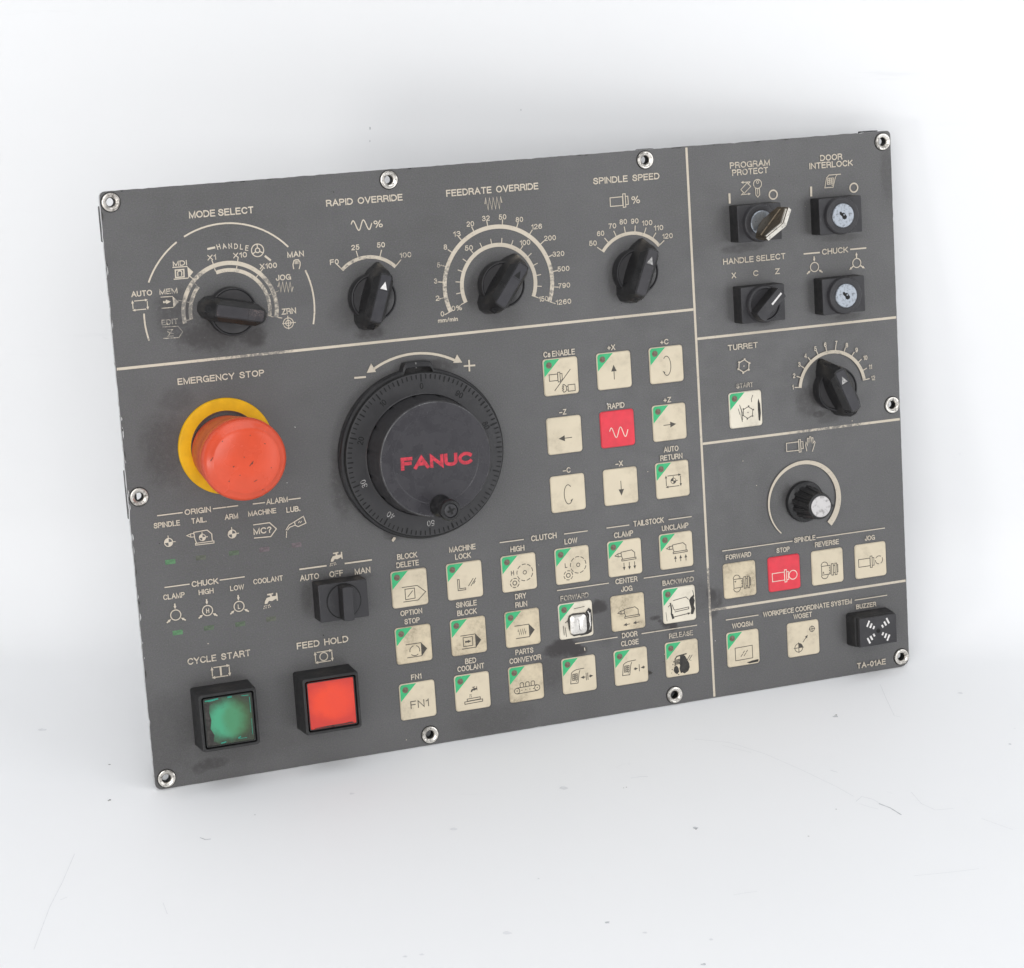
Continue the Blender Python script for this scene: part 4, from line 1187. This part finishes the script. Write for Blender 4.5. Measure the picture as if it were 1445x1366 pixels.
# ------------------------------------------------------------------ spindle speed potentiometer knob
b = MB('black_gloss')
fl = lambda r, z, a: r - (.65 if 3.4 < z < 17.2 and (math.degrees(a) % 30) < 12 else 0)
b.lathe([(11.0, .05), (11.1, 1.6), (10.7, 2.6), (9.6, 3.1), (9.0, 3.3), (8.8, 3.6), (7.9, 10), (7.2, 17.0), (7.0, 17.6), (6.9, 18.6), (6.3, 19.1), (5.8, 19.15)], 'black_gloss', n=120, mod=fl)
b.outline([(3.2, [(-1.0, 6), (1.0, 6), (.9, 9.6), (-.9, 9.6)][::-1][::-1]), (18.4, [(-.7, 5.8), (.7, 5.8), (.6, 7.9), (-.6, 7.9)])], 'black_gloss', radians(-95))
pk = b.build('speed_knob', panel, (359.9, 99.4, 0), 28, 'small fluted black knob with a silver end cap')
b = MB('aluminium')
b.lathe([(5.75, 18.9), (5.7, 19.35), (5.5, 19.5), (.1, 19.55)], 'aluminium', n=48, cap1=True)
b.build('end_cap', pk, smooth=30)

# ------------------------------------------------------------------ illuminated push buttons
def push_button(c, label, lens, broken):
    W_ = 29.6
    b = MB('bezel', 'pit')
    rs = [[(x, y, z) for x, y in rrect(0, 0, w, w, r, 5)] for z, w, r in ((.05, W_, 1.2), (1.0, W_, 1.6), (14.4, W_ - .6, 1.6), (15.6, W_ - 1.2, 1.6), (16.0, W_ - 2.2, 1.6), (15.9, 26.0, 1.2), (15.2, 25.6, 1.0))]
    b.rings(rs, 'bezel', False, False)
    b.rings([[(x, y, z) for x, y in rrect(0, 0, w, w, r, 5)] for z, w, r in ((15.2, 25.6, 1.0), (11.5, 25.4, 1.0))], 'pit', False, True)
    o = b.build('push_button', panel, (*c, 0), 30, label)
    b = MB(lens, 'bezel')
    b.rings([[(x, y, z) for x, y in rrect(0, 0, w, w, r, 5)] for z, w, r in ((11.6, 24.0, .7), (14.7, 24.0, .7), (15.1, 23.4, .7))], lens, False, True)
    b.rings([[(x, y, z) for x, y in rrect(0, 0, w, w, r, 5)] for z, w, r in ((15.15, 24.6, .8), (15.5, 24.3, .8), (15.4, 23.6, .7), (14.9, 23.5, .7))], 'black_gloss', False, False)
    if broken:
        b.z = 15.2
        rn = random.Random(4)
        b.poly([(-11.6, 9.5), (-9.0, 9.8), (-9.5, 5), (-8.8, 1), (-9.6, -3), (-7.9, -6.5), (-8.6, -9.6), (-5.5, -11.4), (-11.6, -11.6)], 'tear')
        for p, w in ((((-11.2, 10.9), (-4.5, 11.3)), .7), (((-9.5, 10.6), (-6, 10.9)), .5), (((0, 11.2), (2.2, 11.3)), .9), (((7, 11.0), (10.5, 10.8)), .35), (((10.9, 10), (10.9, 2)), .3),
                     (((-5.0, -11.0), (-2.4, -10.7)), .6), (((3.6, -9.9), (5.0, -9.1)), .7), (((4.2, -10.1), (8.0, -10.2)), .3), (((11.0, -1), (10.9, -9)), .25)):
            b.line(p, w, 'glint')  # glints painted as teal strokes along the lens border
    else:
        b.z = 15.2
        b.poly([(-9, -11.2), (-2, -10.9), (5, -11.0), (9.5, -10.7), (10.8, -11.4), (0, -11.6), (-10, -11.5)][::-1], 'tear')
    b.build('lens', o, smooth=30)
    return o
M['glint'] = simple('painted_teal_glint', (0.02, 0.24, 0.17, 1), 0.25)
push_button((36.2, 33.7), 'square CYCLE START button with a cracked green lens', 'green_lens', True)
push_button((88.1, 33.8), 'square FEED HOLD button with a red lens', 'red_lens', False)

# ------------------------------------------------------------------ buzzer
b = MB('switch_shade')
b.rbox(0, 0, 25.6, 18.0, 1.6, .05, 8.6, 1.0, 'switch_shade', taper=.5)
b.rbox(.2, -.1, 23.0, 16.2, .8, 8.0, 10.6, .3, 'switch_shade')
o = b.build('buzzer', panel, (394.9, 25.7, 0), 30, 'black buzzer box with white sound marks')
b = MB('switch', 'white', 'pit')
b.rbox(0, 0, 22.4, 15.7, .5, 10.5, 12.2, .25, 'switch')
b.z = 12.22
b.disc((0, 0), 1.25, 'pit', 24)
for a in (45, 135, 225, 315):
    k = 1 if a < 180 else 1
    for r, l, w in ((3.4, 1.7, 1.0), (5.5, 2.6, 1.05), (7.6, 3.5, 1.0)):
        q = radians({45: 38, 135: 142, 225: 218, 315: 322}[a])
        d = Vector((cos(q), sin(q))); nn = Vector((-sin(radians(a)), cos(radians(a)))) if False else Vector((-d.y, d.x))
        # each mark leans towards upright as in a loudspeaker symbol
        nn = Vector((nn.x * .62, nn.y * 1.0)).normalized()
        p = Vector((d.x * r, d.y * r))
        b.line([p - nn * l / 2, p + nn * l / 2], w, 'white')
b.build('buzzer_face', o, smooth=30)

# ------------------------------------------------------------------ signal windows
for p, m, lab in [((17.51, 112.12), 'led_green', 'brightest green signal window, under SPINDLE'), ((32.60, 112.12), 'led_faint', None), ((48.99, 112.29), 'led_dim', None), ((64.35, 112.05), 'led_purple', 'faint purple signal window under MACHINE'),
                  ((80.65, 112.14), 'led_purple', None), ((17.93, 76.85), 'led_green', 'green signal window under CLAMP'), ((33.45, 76.97), 'led_dim', None), ((49.08, 76.64), 'led_dim', None), ((64.71, 76.98), 'led_faint', None)]:
    b = MB(m)
    b.rbox(0, 0, 5.0, 2.3, .15, .03, .12, .03, m, n=2)
    b.build('signal_window', panel, (*p, 0), 0, lab)

# ------------------------------------------------------------------ membrane keys
def K_line(b, pts, w=.32, closed=False, m='keyink'):
    b.line(pts, w * 1.3, m, closed)
def spindle_icon(b, x, y, w, h, m, lw=.3, jaw=True):
    b.line([(x, y - h / 2), (x + w, y - h / 2), (x + w, y + h / 2), (x, y + h / 2)], lw, m, True)
    b.line([(x + w + .1, y - h * .75), (x + w + 1.3, y - h * .75), (x + w + 1.3, y + h * .75), (x + w + .1, y + h * .75)], lw, m, True)
    if jaw:
        b.line([(x + w + 1.4, y + h * .5), (x + w + 2.4, y + h * .5), (x + w + 2.4, y - h * .5), (x + w + 1.4, y - h * .5)], lw, m)
def arrow_icon(b, dx, dy, c=(-.3, -.8), ln=7.6):
    b.arrow((c[0] - dx * ln / 2, c[1] - dy * ln / 2), (c[0] + dx * ln / 2, c[1] + dy * ln / 2), .3, 3.4, 'keyink')
def ellipse_icon(b, s):
    pts = [(s * 2.3 * cos(radians(t)), -.6 + 5.0 * sin(radians(t))) for t in range(130, -135, -8)]
    K_line(b, pts, .28)
    e = pts[-1]
    b.poly([(e[0] - s * .9, e[1] + 1.2), (e[0] + s * .5, e[1] + .5), (e[0] + s * .3, e[1] - .9)] if s > 0 else [(e[0] - s * .9, e[1] + 1.2), (e[0] + s * .3, e[1] - .9), (e[0] + s * .5, e[1] + .5)], 'keyink')
def tape(b, x0, x1, y0, y1, fill=False, tip=2.6):
    K_line(b, [(x0, y1), (x1, y1)], .26); K_line(b, [(x0 + .3, y0), (x1, y0)], .26)
    if fill:
        b.poly([(x1, y0), (x1 + tip, (y0 + y1) / 2), (x1, y1)], 'keyink')
        K_line(b, [(x1 - .1, y0), (x1 - .1, y1)], .2)
    else:
        K_line(b, [(x1, y0), (x1 + tip, (y0 + y1) / 2), (x1, y1)], .26)
def tailstock(b, x=0, y=0, s=1.0):
    f = lambda p: (x + p[0] * s, y + p[1] * s)
    K_line(b, [f(p) for p in [(-3.2, -1.6), (-3.9, .2), (-4.1, 2.8), (3.0, 3.4), (4.9, 1.6), (4.9, -1.4)]], .28)
    K_line(b, [f(p) for p in [(-3.9, -1.7), (5.6, -1.5), (5.6, -2.5), (-3.9, -2.7)]], .26, True)
    K_line(b, [f(p) for p in [(-8.2, 1.0), (-6.2, 2.1), (-6.1, .2)]], .26, True)
    K_line(b, [f(p) for p in [(-6.0, 2.1), (-4.2, 2.2)]], .26); K_line(b, [f(p) for p in [(-6.0, .2), (-4.1, .3)]], .26)
def gears(b, letter):
    b.ctext(letter, (-3.7, .3), 2.5, 'keyink', .95, None, .17)
    for c, r, seg in (((3.0, -.2), 4.5, 9), ((-2.8, -5.0), 2.6, 6)):
        for i in range(seg):
            b.arc(c, r, .3, 360 / seg * i, 360 / seg * i + 360 / seg * .72, 'keyink')
    b.ring((3.0, -.2), .95, .32, 'keyink'); b.ring((-2.8, -5.0), 1.05, .45, 'keyink')
def door(b, x, y):
    f = lambda p: (x + p[0], y + p[1])
    K_line(b, [f(p) for p in [(5.6, 4.4), (1.2, 4.2), (-.6, 3.6), (-1.6, 2.8), (-2.4, -2.9), (1.7, -3.0), (2.6, 2.2), (3.2, 3.6)]], .28)
    grill(b, [f(p) for p in [(-.9, 2.0), (1.6, 2.0), (1.4, -1.2), (-1.2, -1.2)]], .24, 'keyink')
    b.disc(f((.9, -1.9)), .3, 'keyink', 8)

def i_cs(b):
    spindle_icon(b, -6.5, -.2, 4.6, 3.3, 'keyink', .28)
    K_line(b, [(5.2, 3.2), (-4.0, -7.0)], .3)
    K_line(b, [(3.4, -4.7), (7.2, -4.7), (7.2, -8.0), (3.4, -8.0)], .28, True)
    K_line(b, [(3.3, -5.4), (2.5, -5.4), (2.5, -7.3), (3.3, -7.3)], .26)
    K_line(b, [(2.4, -5.2), (1.2, -4.2), (.5, -4.5), (1.0, -5.2), (.3, -5.4), (.9, -6.0), (.2, -6.3), (.9, -6.9), (.3, -7.3), (1.0, -8.3), (2.4, -7.6)], .3)
def i_rapid(b):
    b.line([(-4.6 + 10.2 * i / 40, -1.9 + 2.6 * sin(.35 + 2 * pi * 2 * i / 40)) for i in range(41)], .45, 'creamink')
def i_auto(b):
    cycle(b, (.3, -.7), 8.2, 5.8, 'keyink', .3, 1.6)
    datum(b, (.3, -.7), 1.6, 'keyink', 'key')
def i_blk(b):
    tape(b, -4.2, 4.0, -6.6, .9, False, 4.2)
    K_line(b, [(-2.6, -5.6), (2.4, -5.4), (2.4, -.2), (-2.6, -.2)], .3, True); K_line(b, [(-1.4, -4.3), (1.4, -1.4)], .3)
def i_mlock(b):
    K_line(b, [(-4.0, .9), (-3.1, .9), (-3.1, -3.9), (.1, -3.9), (.1, -4.8), (-4.0, -4.8)], .3, True)
    for x in (1.6, 3.0):
        K_line(b, [(x, -3.2), (x + 2.9, .6)], .26)
    K_line(b, [(4.4, -2.4), (5.5, -.9)], .26)
def i_opt(b):
    tape(b, -4.4, 3.9, -6.4, .4, True, 2.9)
    for a in (70, 190, 310):
        b.arc((.2, -3.2), 2.8, .35, a, a - 88, 'keyink')
def i_sb(b):
    tape(b, -4.6, 3.6, -6.2, .7, True, 2.9)
    K_line(b, [(-3.2, -5.0), (1.8, -5.0), (1.8, -.4), (-3.2, -.4)], .28, True); b.arrow((-2.3, -2.7), (1.1, -2.7), .9, 1.8, 'keyink')
def i_dry(b):
    tape(b, -4.5, 3.5, -5.0, 1.6, True, 2.9)
    K_line(b, [(-2.8, -1.6)] + [(-2.6 + .55 * i, -.3 if i % 2 == 0 else -3.3) for i in range(8)] + [(1.5, -1.6)], .3)
def i_fn1(b):
    b.text('FN1', (-4.2, -1.9), (5.6, -1.9), 4.0, 'keyink', None, .12)
def i_bed(b):
    k = .034
    b.poly([(.6 + x * k, .6 + y * k) for x, y in FAUCET], 'keyink')
    for dx, dy in ((-1.6, -1.2), (-1.0, -1.3), (-1.7, -2.2), (-.8, -2.3)):
        K_line(b, [(dx, dy), (dx - .05, dy - .6)], .22)
    K_line(b, [(-3.3, -3.5), (3.8, -3.3), (3.8, -4.4), (-3.3, -4.6)], .26, True)
    K_line(b, [(-4.7, -4.8), (5.0, -4.6), (5.0, -5.8), (-4.7, -6.0)], .26, True)
def i_parts(b):
    K_line(b, [(-5.5, -1.9), (5.8, -1.7)], .28); K_line(b, [(-5.5, -5.0), (5.8, -4.8)], .28)
    for c in ((-5.4, -3.45), (5.7, -3.25)):
        b.ring(c, 1.5, .3, 'keyink'); b.disc(c, .35, 'keyink', 8)
    for x in (-2.6, -.4, 1.8, 3.8):
        b.disc((x - .2, -3.4), .32, 'keyink', 6)
    for x in (-3.6, -.5, 2.5):
        K_line(b, [(x, -1.7), (x, .1), (x + .5, .6), (x + 1.5, .6), (x + 1.9, .1), (x + 1.9, -1.6)], .28)
def i_clamp(b):
    tailstock(b, 1.3, .8, .85)
    for x in (-1.0, 2.0, 5.0):
        b.arrow((x + .1, -2.6), (x + .1, -6.6), .28, 1.8, 'keyink')
def i_unclamp(b):
    tailstock(b, 1.3, .8, .85)
    for x in (-1.0, 2.0, 5.0):
        b.arrow((x + .1, -6.0), (x + .1, -2.6), .28, 1.8, 'keyink')
def i_jog(b):
    tailstock(b, 1.3, -.6, .88)
    b.arrow((.5, -6.3), (-3.2, -6.5), .26, 2.0, 'keyink'); b.arrow((5.8, -6.0), (2.2, -6.2), .26, 2.0, 'keyink')
def i_open(b):
    door(b, -2.8, -1.3)
    b.arrow((3.2, -1.7), (.5, -1.7), .6, 1.9, 'keyink'); b.arrow((5.2, -1.6), (7.6, -1.6), .6, 1.9, 'keyink')
    K_line(b, [(3.7, .4), (3.7, -3.6)], .26); K_line(b, [(4.6, .4), (4.6, -3.5)], .26)
def i_close(b):
    door(b, -2.9, -1.3)
    b.arrow((1.3, -1.6), (3.7, -1.6), .6, 1.9, 'keyink'); b.arrow((7.6, -1.4), (5.2, -1.5), .6, 1.9, 'keyink')
    K_line(b, [(4.4, .5), (4.4, -3.3)], .26)
def i_release(b):
    b.poly([(-1.3, 1.6), (-.2, 2.3), (1.6, 1.2), (2.6, -.8), (3.8, -3.2), (4.0, -5.4), (3.0, -7.3), (.8, -8.4), (-.4, -7.6), (-1.3, -7.9), (-2.0, -5.4), (-1.5, -3.6), (-2.1, -2.2), (-1.4, -.4)], 'tear')
    for x, y, r in ((-5.6, -2.6, .35), (-6.2, -5.2, .3), (-5.0, -1.2, .4), (-2.6, -8.4, .35), (-6.6, -7.0, .25), (4.8, -1.8, .25)):
        b.disc((x, y), r, 'tear', 6)
    b.poly([(-4.9, -4.0), (-3.4, -3.4), (-2.5, -5.0), (-2.2, -6.8), (-3.4, -8.2), (-4.6, -7.4), (-5.4, -6.0)], 'tear')
    K_line(b, [(-4.4, -3.6), (-4.2, .2), (-3.1, 1.5), (2.6, 2.2)], .5, False, 'tear')
    grill(b, [(-3.5, -.3), (-1.5, -.2), (-1.7, -2.6), (-3.7, -2.7)], .4, 'keyink')
    K_line(b, [(2.5, -1.5), (4.6, 1.2)], .26); K_line(b, [(3.6, -1.7), (5.8, 1.1)], .26)
def i_turret(b):
    turret(b, (1.1, -1.8), 3.0, 'keyink', .3)
    for pts in ([(-3.6, 2.8), (-2.6, -.5), (-3.0, -3), (-2.4, -6.4)], [(-2.9, 1.0), (-2.0, -2), (-2.3, -5.5)], [(-4.4, .8), (-3.6, -2.4)], [(4.4, 7.2), (3.4, 5.0), (3.5, 3.5)]):
        K_line(b, pts, .26, False, 'tear')
    b.poly([(7.5, 5.0), (8.4, 2), (8.6, -3), (8.0, -7.0), (7.1, -6.6), (6.9, -1), (7.0, 3)], 'tear')
def i_forward(b):
    K_line(b, [(-3.8, -4.2), (1.4, -4.2), (1.4, .6), (-3.8, .6)], .3, True); spindle_bits(b, 1)
def spindle_bits(b, s):
    for x in (2.2, 4.3):
        K_line(b, [(x, -5.0), (x + 1.1, -5.0), (x + 1.1, 1.3), (x, 1.3)], .28, True)
    K_line(b, [(3.4, -3.8), (4.2, -3.8)], .26); K_line(b, [(3.4, .2), (4.2, .2)], .26); K_line(b, [(5.5, -3.6), (6.0, -3.6), (6.0, .4), (5.5, .4)], .26)
    K_line(b, [(-2.0 + 2.0 * cos(radians(t)), .8 + 2.0 * sin(radians(t))) for t in range(0, 181, 15)], .28)
    K_line(b, [(-2.0 + 2.0 * cos(radians(t)), -4.4 + 2.0 * sin(radians(t))) for t in range(180, 361, 15)], .28)
    x = -2.6 if s > 0 else -2.6
    b.poly([(-3.4, -.4), (-2.2, -.2), (-2.9, -1.3)] if s > 0 else [(-3.4, -3.3), (-2.9, -2.2), (-2.2, -3.5)], 'keyink')
    for y in (-3.2, -1.8, -.4):
        K_line(b, [(.9, y), (.9, y - .7)], .2)
def i_reverse(b):
    K_line(b, [(-3.8, -4.2), (1.4, -4.2), (1.4, .6), (-3.8, .6)], .3, True); spindle_bits(b, -1)
def i_stop(b):
    spindle_icon(b, -7.3, -1.6, 7.2, 4.4, 'creamink', .42)
    b.ring((5.0, -1.6), 2.4, .45, 'creamink')
def i_jogs(b):
    spindle_icon(b, -7.6, -.8, 7.0, 4.2, 'keyink', .28)
    for a in (150, 30, 270):
        b.arc((4.9, -.4), 2.4, .28, a, a - 95, 'keyink')
def i_woq(b):
    K_line(b, [(-4.9, -6.2), (5.2, -6.0), (5.2, .9), (-4.9, .7)], .3, True)
    for x, y in ((-1.4, -3.6), (.4, -3.4)):
        K_line(b, [(x - .4, y - .9), (x + .9, y + .6)], .28); K_line(b, [(x + 1.0, y + .9), (x + 2.0, y + 2.1)], .28)
    b.poly([(1.5, -8.0), (5, -7.4), (8.6, -7.2), (8.4, -8.6), (3, -8.8)][::-1], 'tear')
def i_wos(b):
    for c, r in (((-3.2, -4.6), 2.4), ((5.2, 4.7), 1.5)):
        b.ring(c, r, .3, 'keyink')
        K_line(b, [(c[0] - r * 1.25, c[1]), (c[0] + r * 1.25, c[1])], .26); K_line(b, [(c[0], c[1] - r * 1.2), (c[0], c[1] + r * 1.25)], .26)
    b.poly([(-3.2, -4.6)] + [(-3.2 + 2.3 * cos(radians(t)), -4.6 + 2.3 * sin(radians(t))) for t in range(0, 91, 15)], 'keyink')
    b.arrow((-.6, -1.9), (2.5, 1.8), .26, 1.8, 'keyink')
def i_fwd_torn(b):
    # film torn open round a bare, bulging contact
    b.line([(-3.6, 2.6), (-4.3, .8), (-4.0, -3.5), (-3.2, -6.6), (-1.8, -7.8), (4.2, -7.6), (5.4, -6.0), (5.9, -2.0), (5.6, 1.6), (4.6, 3.0), (-1.6, 3.3)], 1.0, 'tear', True)
    b.poly([(5.2, 3.4), (7.2, 5.6), (8.6, 4.4), (8.8, -1), (8.2, -7.2), (6.0, -8.2), (1.5, -8.6), (5.2, -7.0), (6.4, -3), (6.3, 1.5)], 'tear')
    K_line(b, [(6.6, 4), (7.6, 2), (7.2, -1), (7.9, -4)], .28, False, 'silver_film'); K_line(b, [(7.8, 3), (7.9, -2.5), (7.1, -6)], .22, False, 'silver_film')
    K_line(b, [(-2.9, -3.6), (4.6, -3.4)], .28); K_line(b, [(-2.8, -4.4), (4.4, -4.2)], .22); K_line(b, [(-6.2, -.6), (-4.8, .4), (-4.6, -.9)], .28)
    b.poly([(2.2, -6.9), (3.8, -6.6), (4.9, -4.9), (3.4, -5.4)], 'tear')
    K_line(b, [(-7.4, -2), (-7.2, -7)], .22, False, 'tear'); K_line(b, [(-6.4, -3), (-6.0, -8)], .22, False, 'tear')
    K_line(b, [(-1.0, 6.2), (5, 6.6)], .22, False, 'tear')
def i_bwd_torn(b):
    b.poly([(5.6, 1.6), (6.6, 3.0), (8.6, 4.4), (8.4, 2.6), (8.9, 1.0), (8.2, -1.5), (8.8, -3.4), (7.6, -6.2), (6.2, -6.0), (6.6, -3), (6.0, -.5)], 'tear')
    K_line(b, [(-3.6, 2.6), (3.9, 3.6), (5.4, 2.0)], .3); K_line(b, [(-4.2, .6), (-3.4, -2.0), (-2.9, -2.6), (5.2, -2.0), (5.2, -3.0), (-3.0, -3.6)], .3)
    K_line(b, [(-5.2, 1.6), (-4.7, -2), (-4.9, -4.4), (-4.2, -7.2)], .6, False, 'tear'); K_line(b, [(-4.4, -4.4), (-3.6, -7.0)], .5, False, 'tear')
    K_line(b, [(-3.4, -6.2), (5.6, -5.4)], .35); b.poly([(4.4, -4.9), (6.4, -5.3), (4.6, -6.2)], 'keyink')
    K_line(b, [(-6.6, -.5), (-5.6, .4)], .3); K_line(b, [(8.0, 6.6), (8.6, 3.0)], .3, False, 'tear'); K_line(b, [(-8, -3), (-7.6, -8)], .2, False, 'tear')

def membrane(c, label, icon, green=True, body='key', film=None):
    b = MB(body)
    k = .7
    S = 18.7
    b.rings([[(x, y, z) for x, y in rrect(0, 0, S + e, S + e, 1.9, 5)] for z, e in ((.03, 1.0), (.07, .9))], 'pit', False, False)
    b.rings([[(x, y, z) for x, y in rrect(0, 0, s, s, 1.6, 5)] for z, s in ((.05, S + .3), (.35, S + .05), (k, S - .5))], body, False, True)
    b.z = k + .01
    if green:
        g = 8.7
        h = S / 2 - .28
        pts = [(-h, h - g)] + [(-h, h - 1.5)] + [(-h + 1.5 - 1.5 * cos(radians(t)), h - 1.5 + 1.5 * sin(radians(t))) for t in (22, 45, 68)] + [(-h + 1.5, h), (-h + g, h)]
        b.poly(pts[::-1], 'green')
    if film == 'dome':
        b.rings([[(x + .8, y - 2.2, z) for x, y in rrect(0, 0, w, h_, 2.0, 5)] for z, w, h_ in ((k, 9.6, 10.6), (k + 1.0, 9.0, 10.0), (k + 1.7, 6.8, 7.8), (k + 1.95, 3.6, 4.6))], 'silver_film', False, True)
        b.z = k + .3
        rim = b.z
        icon(b)
    elif film == 'bulge':
        icon(b)
    else:
        icon(b)
    o = b.build('membrane_key', panel, (*c, 0), 30, label)
    if green:
        d = MB('led_off')
        d.lathe([(1.6, k + .03), (1.5, k + .2), (1.2, k + .3), (.1, k + .34)], 'led_off', (-S / 2 + 3.05, S / 2 - 3.1), 20, cap1=True)
        d.build('indicator', o, smooth=40)
    return o
cx = (136.9, 166.35, 195.8, 225.3, 254.7, 284.0)
ry = (82.65, 53.55, 24.4)
uy = (180.8, 150.6, 120.4)
membrane((cx[3], uy[0]), 'Cs ENABLE key', i_cs)
membrane((cx[4], uy[0]), '+X key with an up arrow', lambda b: arrow_icon(b, 0, 1))
membrane((cx[5], uy[0]), '+C key', lambda b: ellipse_icon(b, 1))
membrane((cx[3], uy[1]), '-Z key with an arrow pointing left', lambda b: arrow_icon(b, -1, 0, (.2, -1.6), 7.4), False)
membrane((cx[4], uy[1]), 'red RAPID key', i_rapid, False, 'key_red')
membrane((cx[5], uy[1]), '+Z key with an arrow pointing right', lambda b: arrow_icon(b, 1, 0, (0, -1.2), 7.2))
membrane((cx[3], uy[2]), '-C key', lambda b: ellipse_icon(b, -1), False)
membrane((cx[4], uy[2]), '-X key with a down arrow', lambda b: arrow_icon(b, 0, -1, (0, -1.0), 7.8), False)
membrane((cx[5], uy[2]), 'AUTO RETURN key', i_auto, True, 'key')
membrane((cx[0], ry[0]), 'BLOCK DELETE key', i_blk)
membrane((cx[1], ry[0]), 'MACHINE LOCK key', i_mlock)
membrane((cx[2], ry[0]), 'CLUTCH HIGH key', lambda b: gears(b, 'H'))
membrane((cx[3], ry[0]), 'CLUTCH LOW key', lambda b: gears(b, 'L'))
membrane((cx[4], ry[0]), 'TAILSTOCK CLAMP key', i_clamp)
membrane((cx[5], ry[0]), 'TAILSTOCK UNCLAMP key', i_unclamp)
membrane((cx[0], ry[1]), 'soiled OPTION STOP key', i_opt, True, 'key_dirty')
membrane((cx[1], ry[1]), 'soiled SINGLE BLOCK key', i_sb, True, 'key_dirty')
membrane((cx[2], ry[1]), 'soiled DRY RUN key', i_dry, True, 'key_dirty')
membrane((cx[3], ry[1]), 'torn tailstock FORWARD key with bare contact', i_fwd_torn, True, 'key_shiny', 'dome')
membrane((cx[4], ry[1]), 'soiled CENTER JOG key without green corner', i_jog, False, 'key_dirty')
membrane((cx[5], ry[1]), 'torn BACKWARD key', i_bwd_torn, True, 'key_shiny', 'bulge')
membrane((cx[0], ry[2]), 'FN1 key', i_fn1)
membrane((cx[1], ry[2]), 'BED COOLANT key', i_bed)
membrane((cx[2], ry[2]), 'soiled PARTS CONVEYOR key', i_parts, True, 'key_dirty')
membrane((cx[3], ry[2]), 'door opening key with its caption rubbed away', i_open)
membrane((cx[4], ry[2]), 'DOOR CLOSE key', i_close)
membrane((cx[5], ry[2]), 'RELEASE key with a black burn mark', i_release)
membrane((327.95, 152.6), 'creased turret START key', i_turret, True, 'key_shiny')
membrane((319.8, 62.05), 'soiled spindle FORWARD key', i_forward, False, 'key_dirty')
membrane((346.1, 62.1), 'red spindle STOP key', i_stop, False, 'key_red')
membrane((372.1, 62.1), 'spindle REVERSE key', i_reverse, False)
membrane((398.4, 62.1), 'spindle JOG key', i_jogs, False)
membrane((319.8, 24.6), 'WOQSM key', i_woq)
membrane((355.8, 24.6), 'WOSET key', i_wos, False)
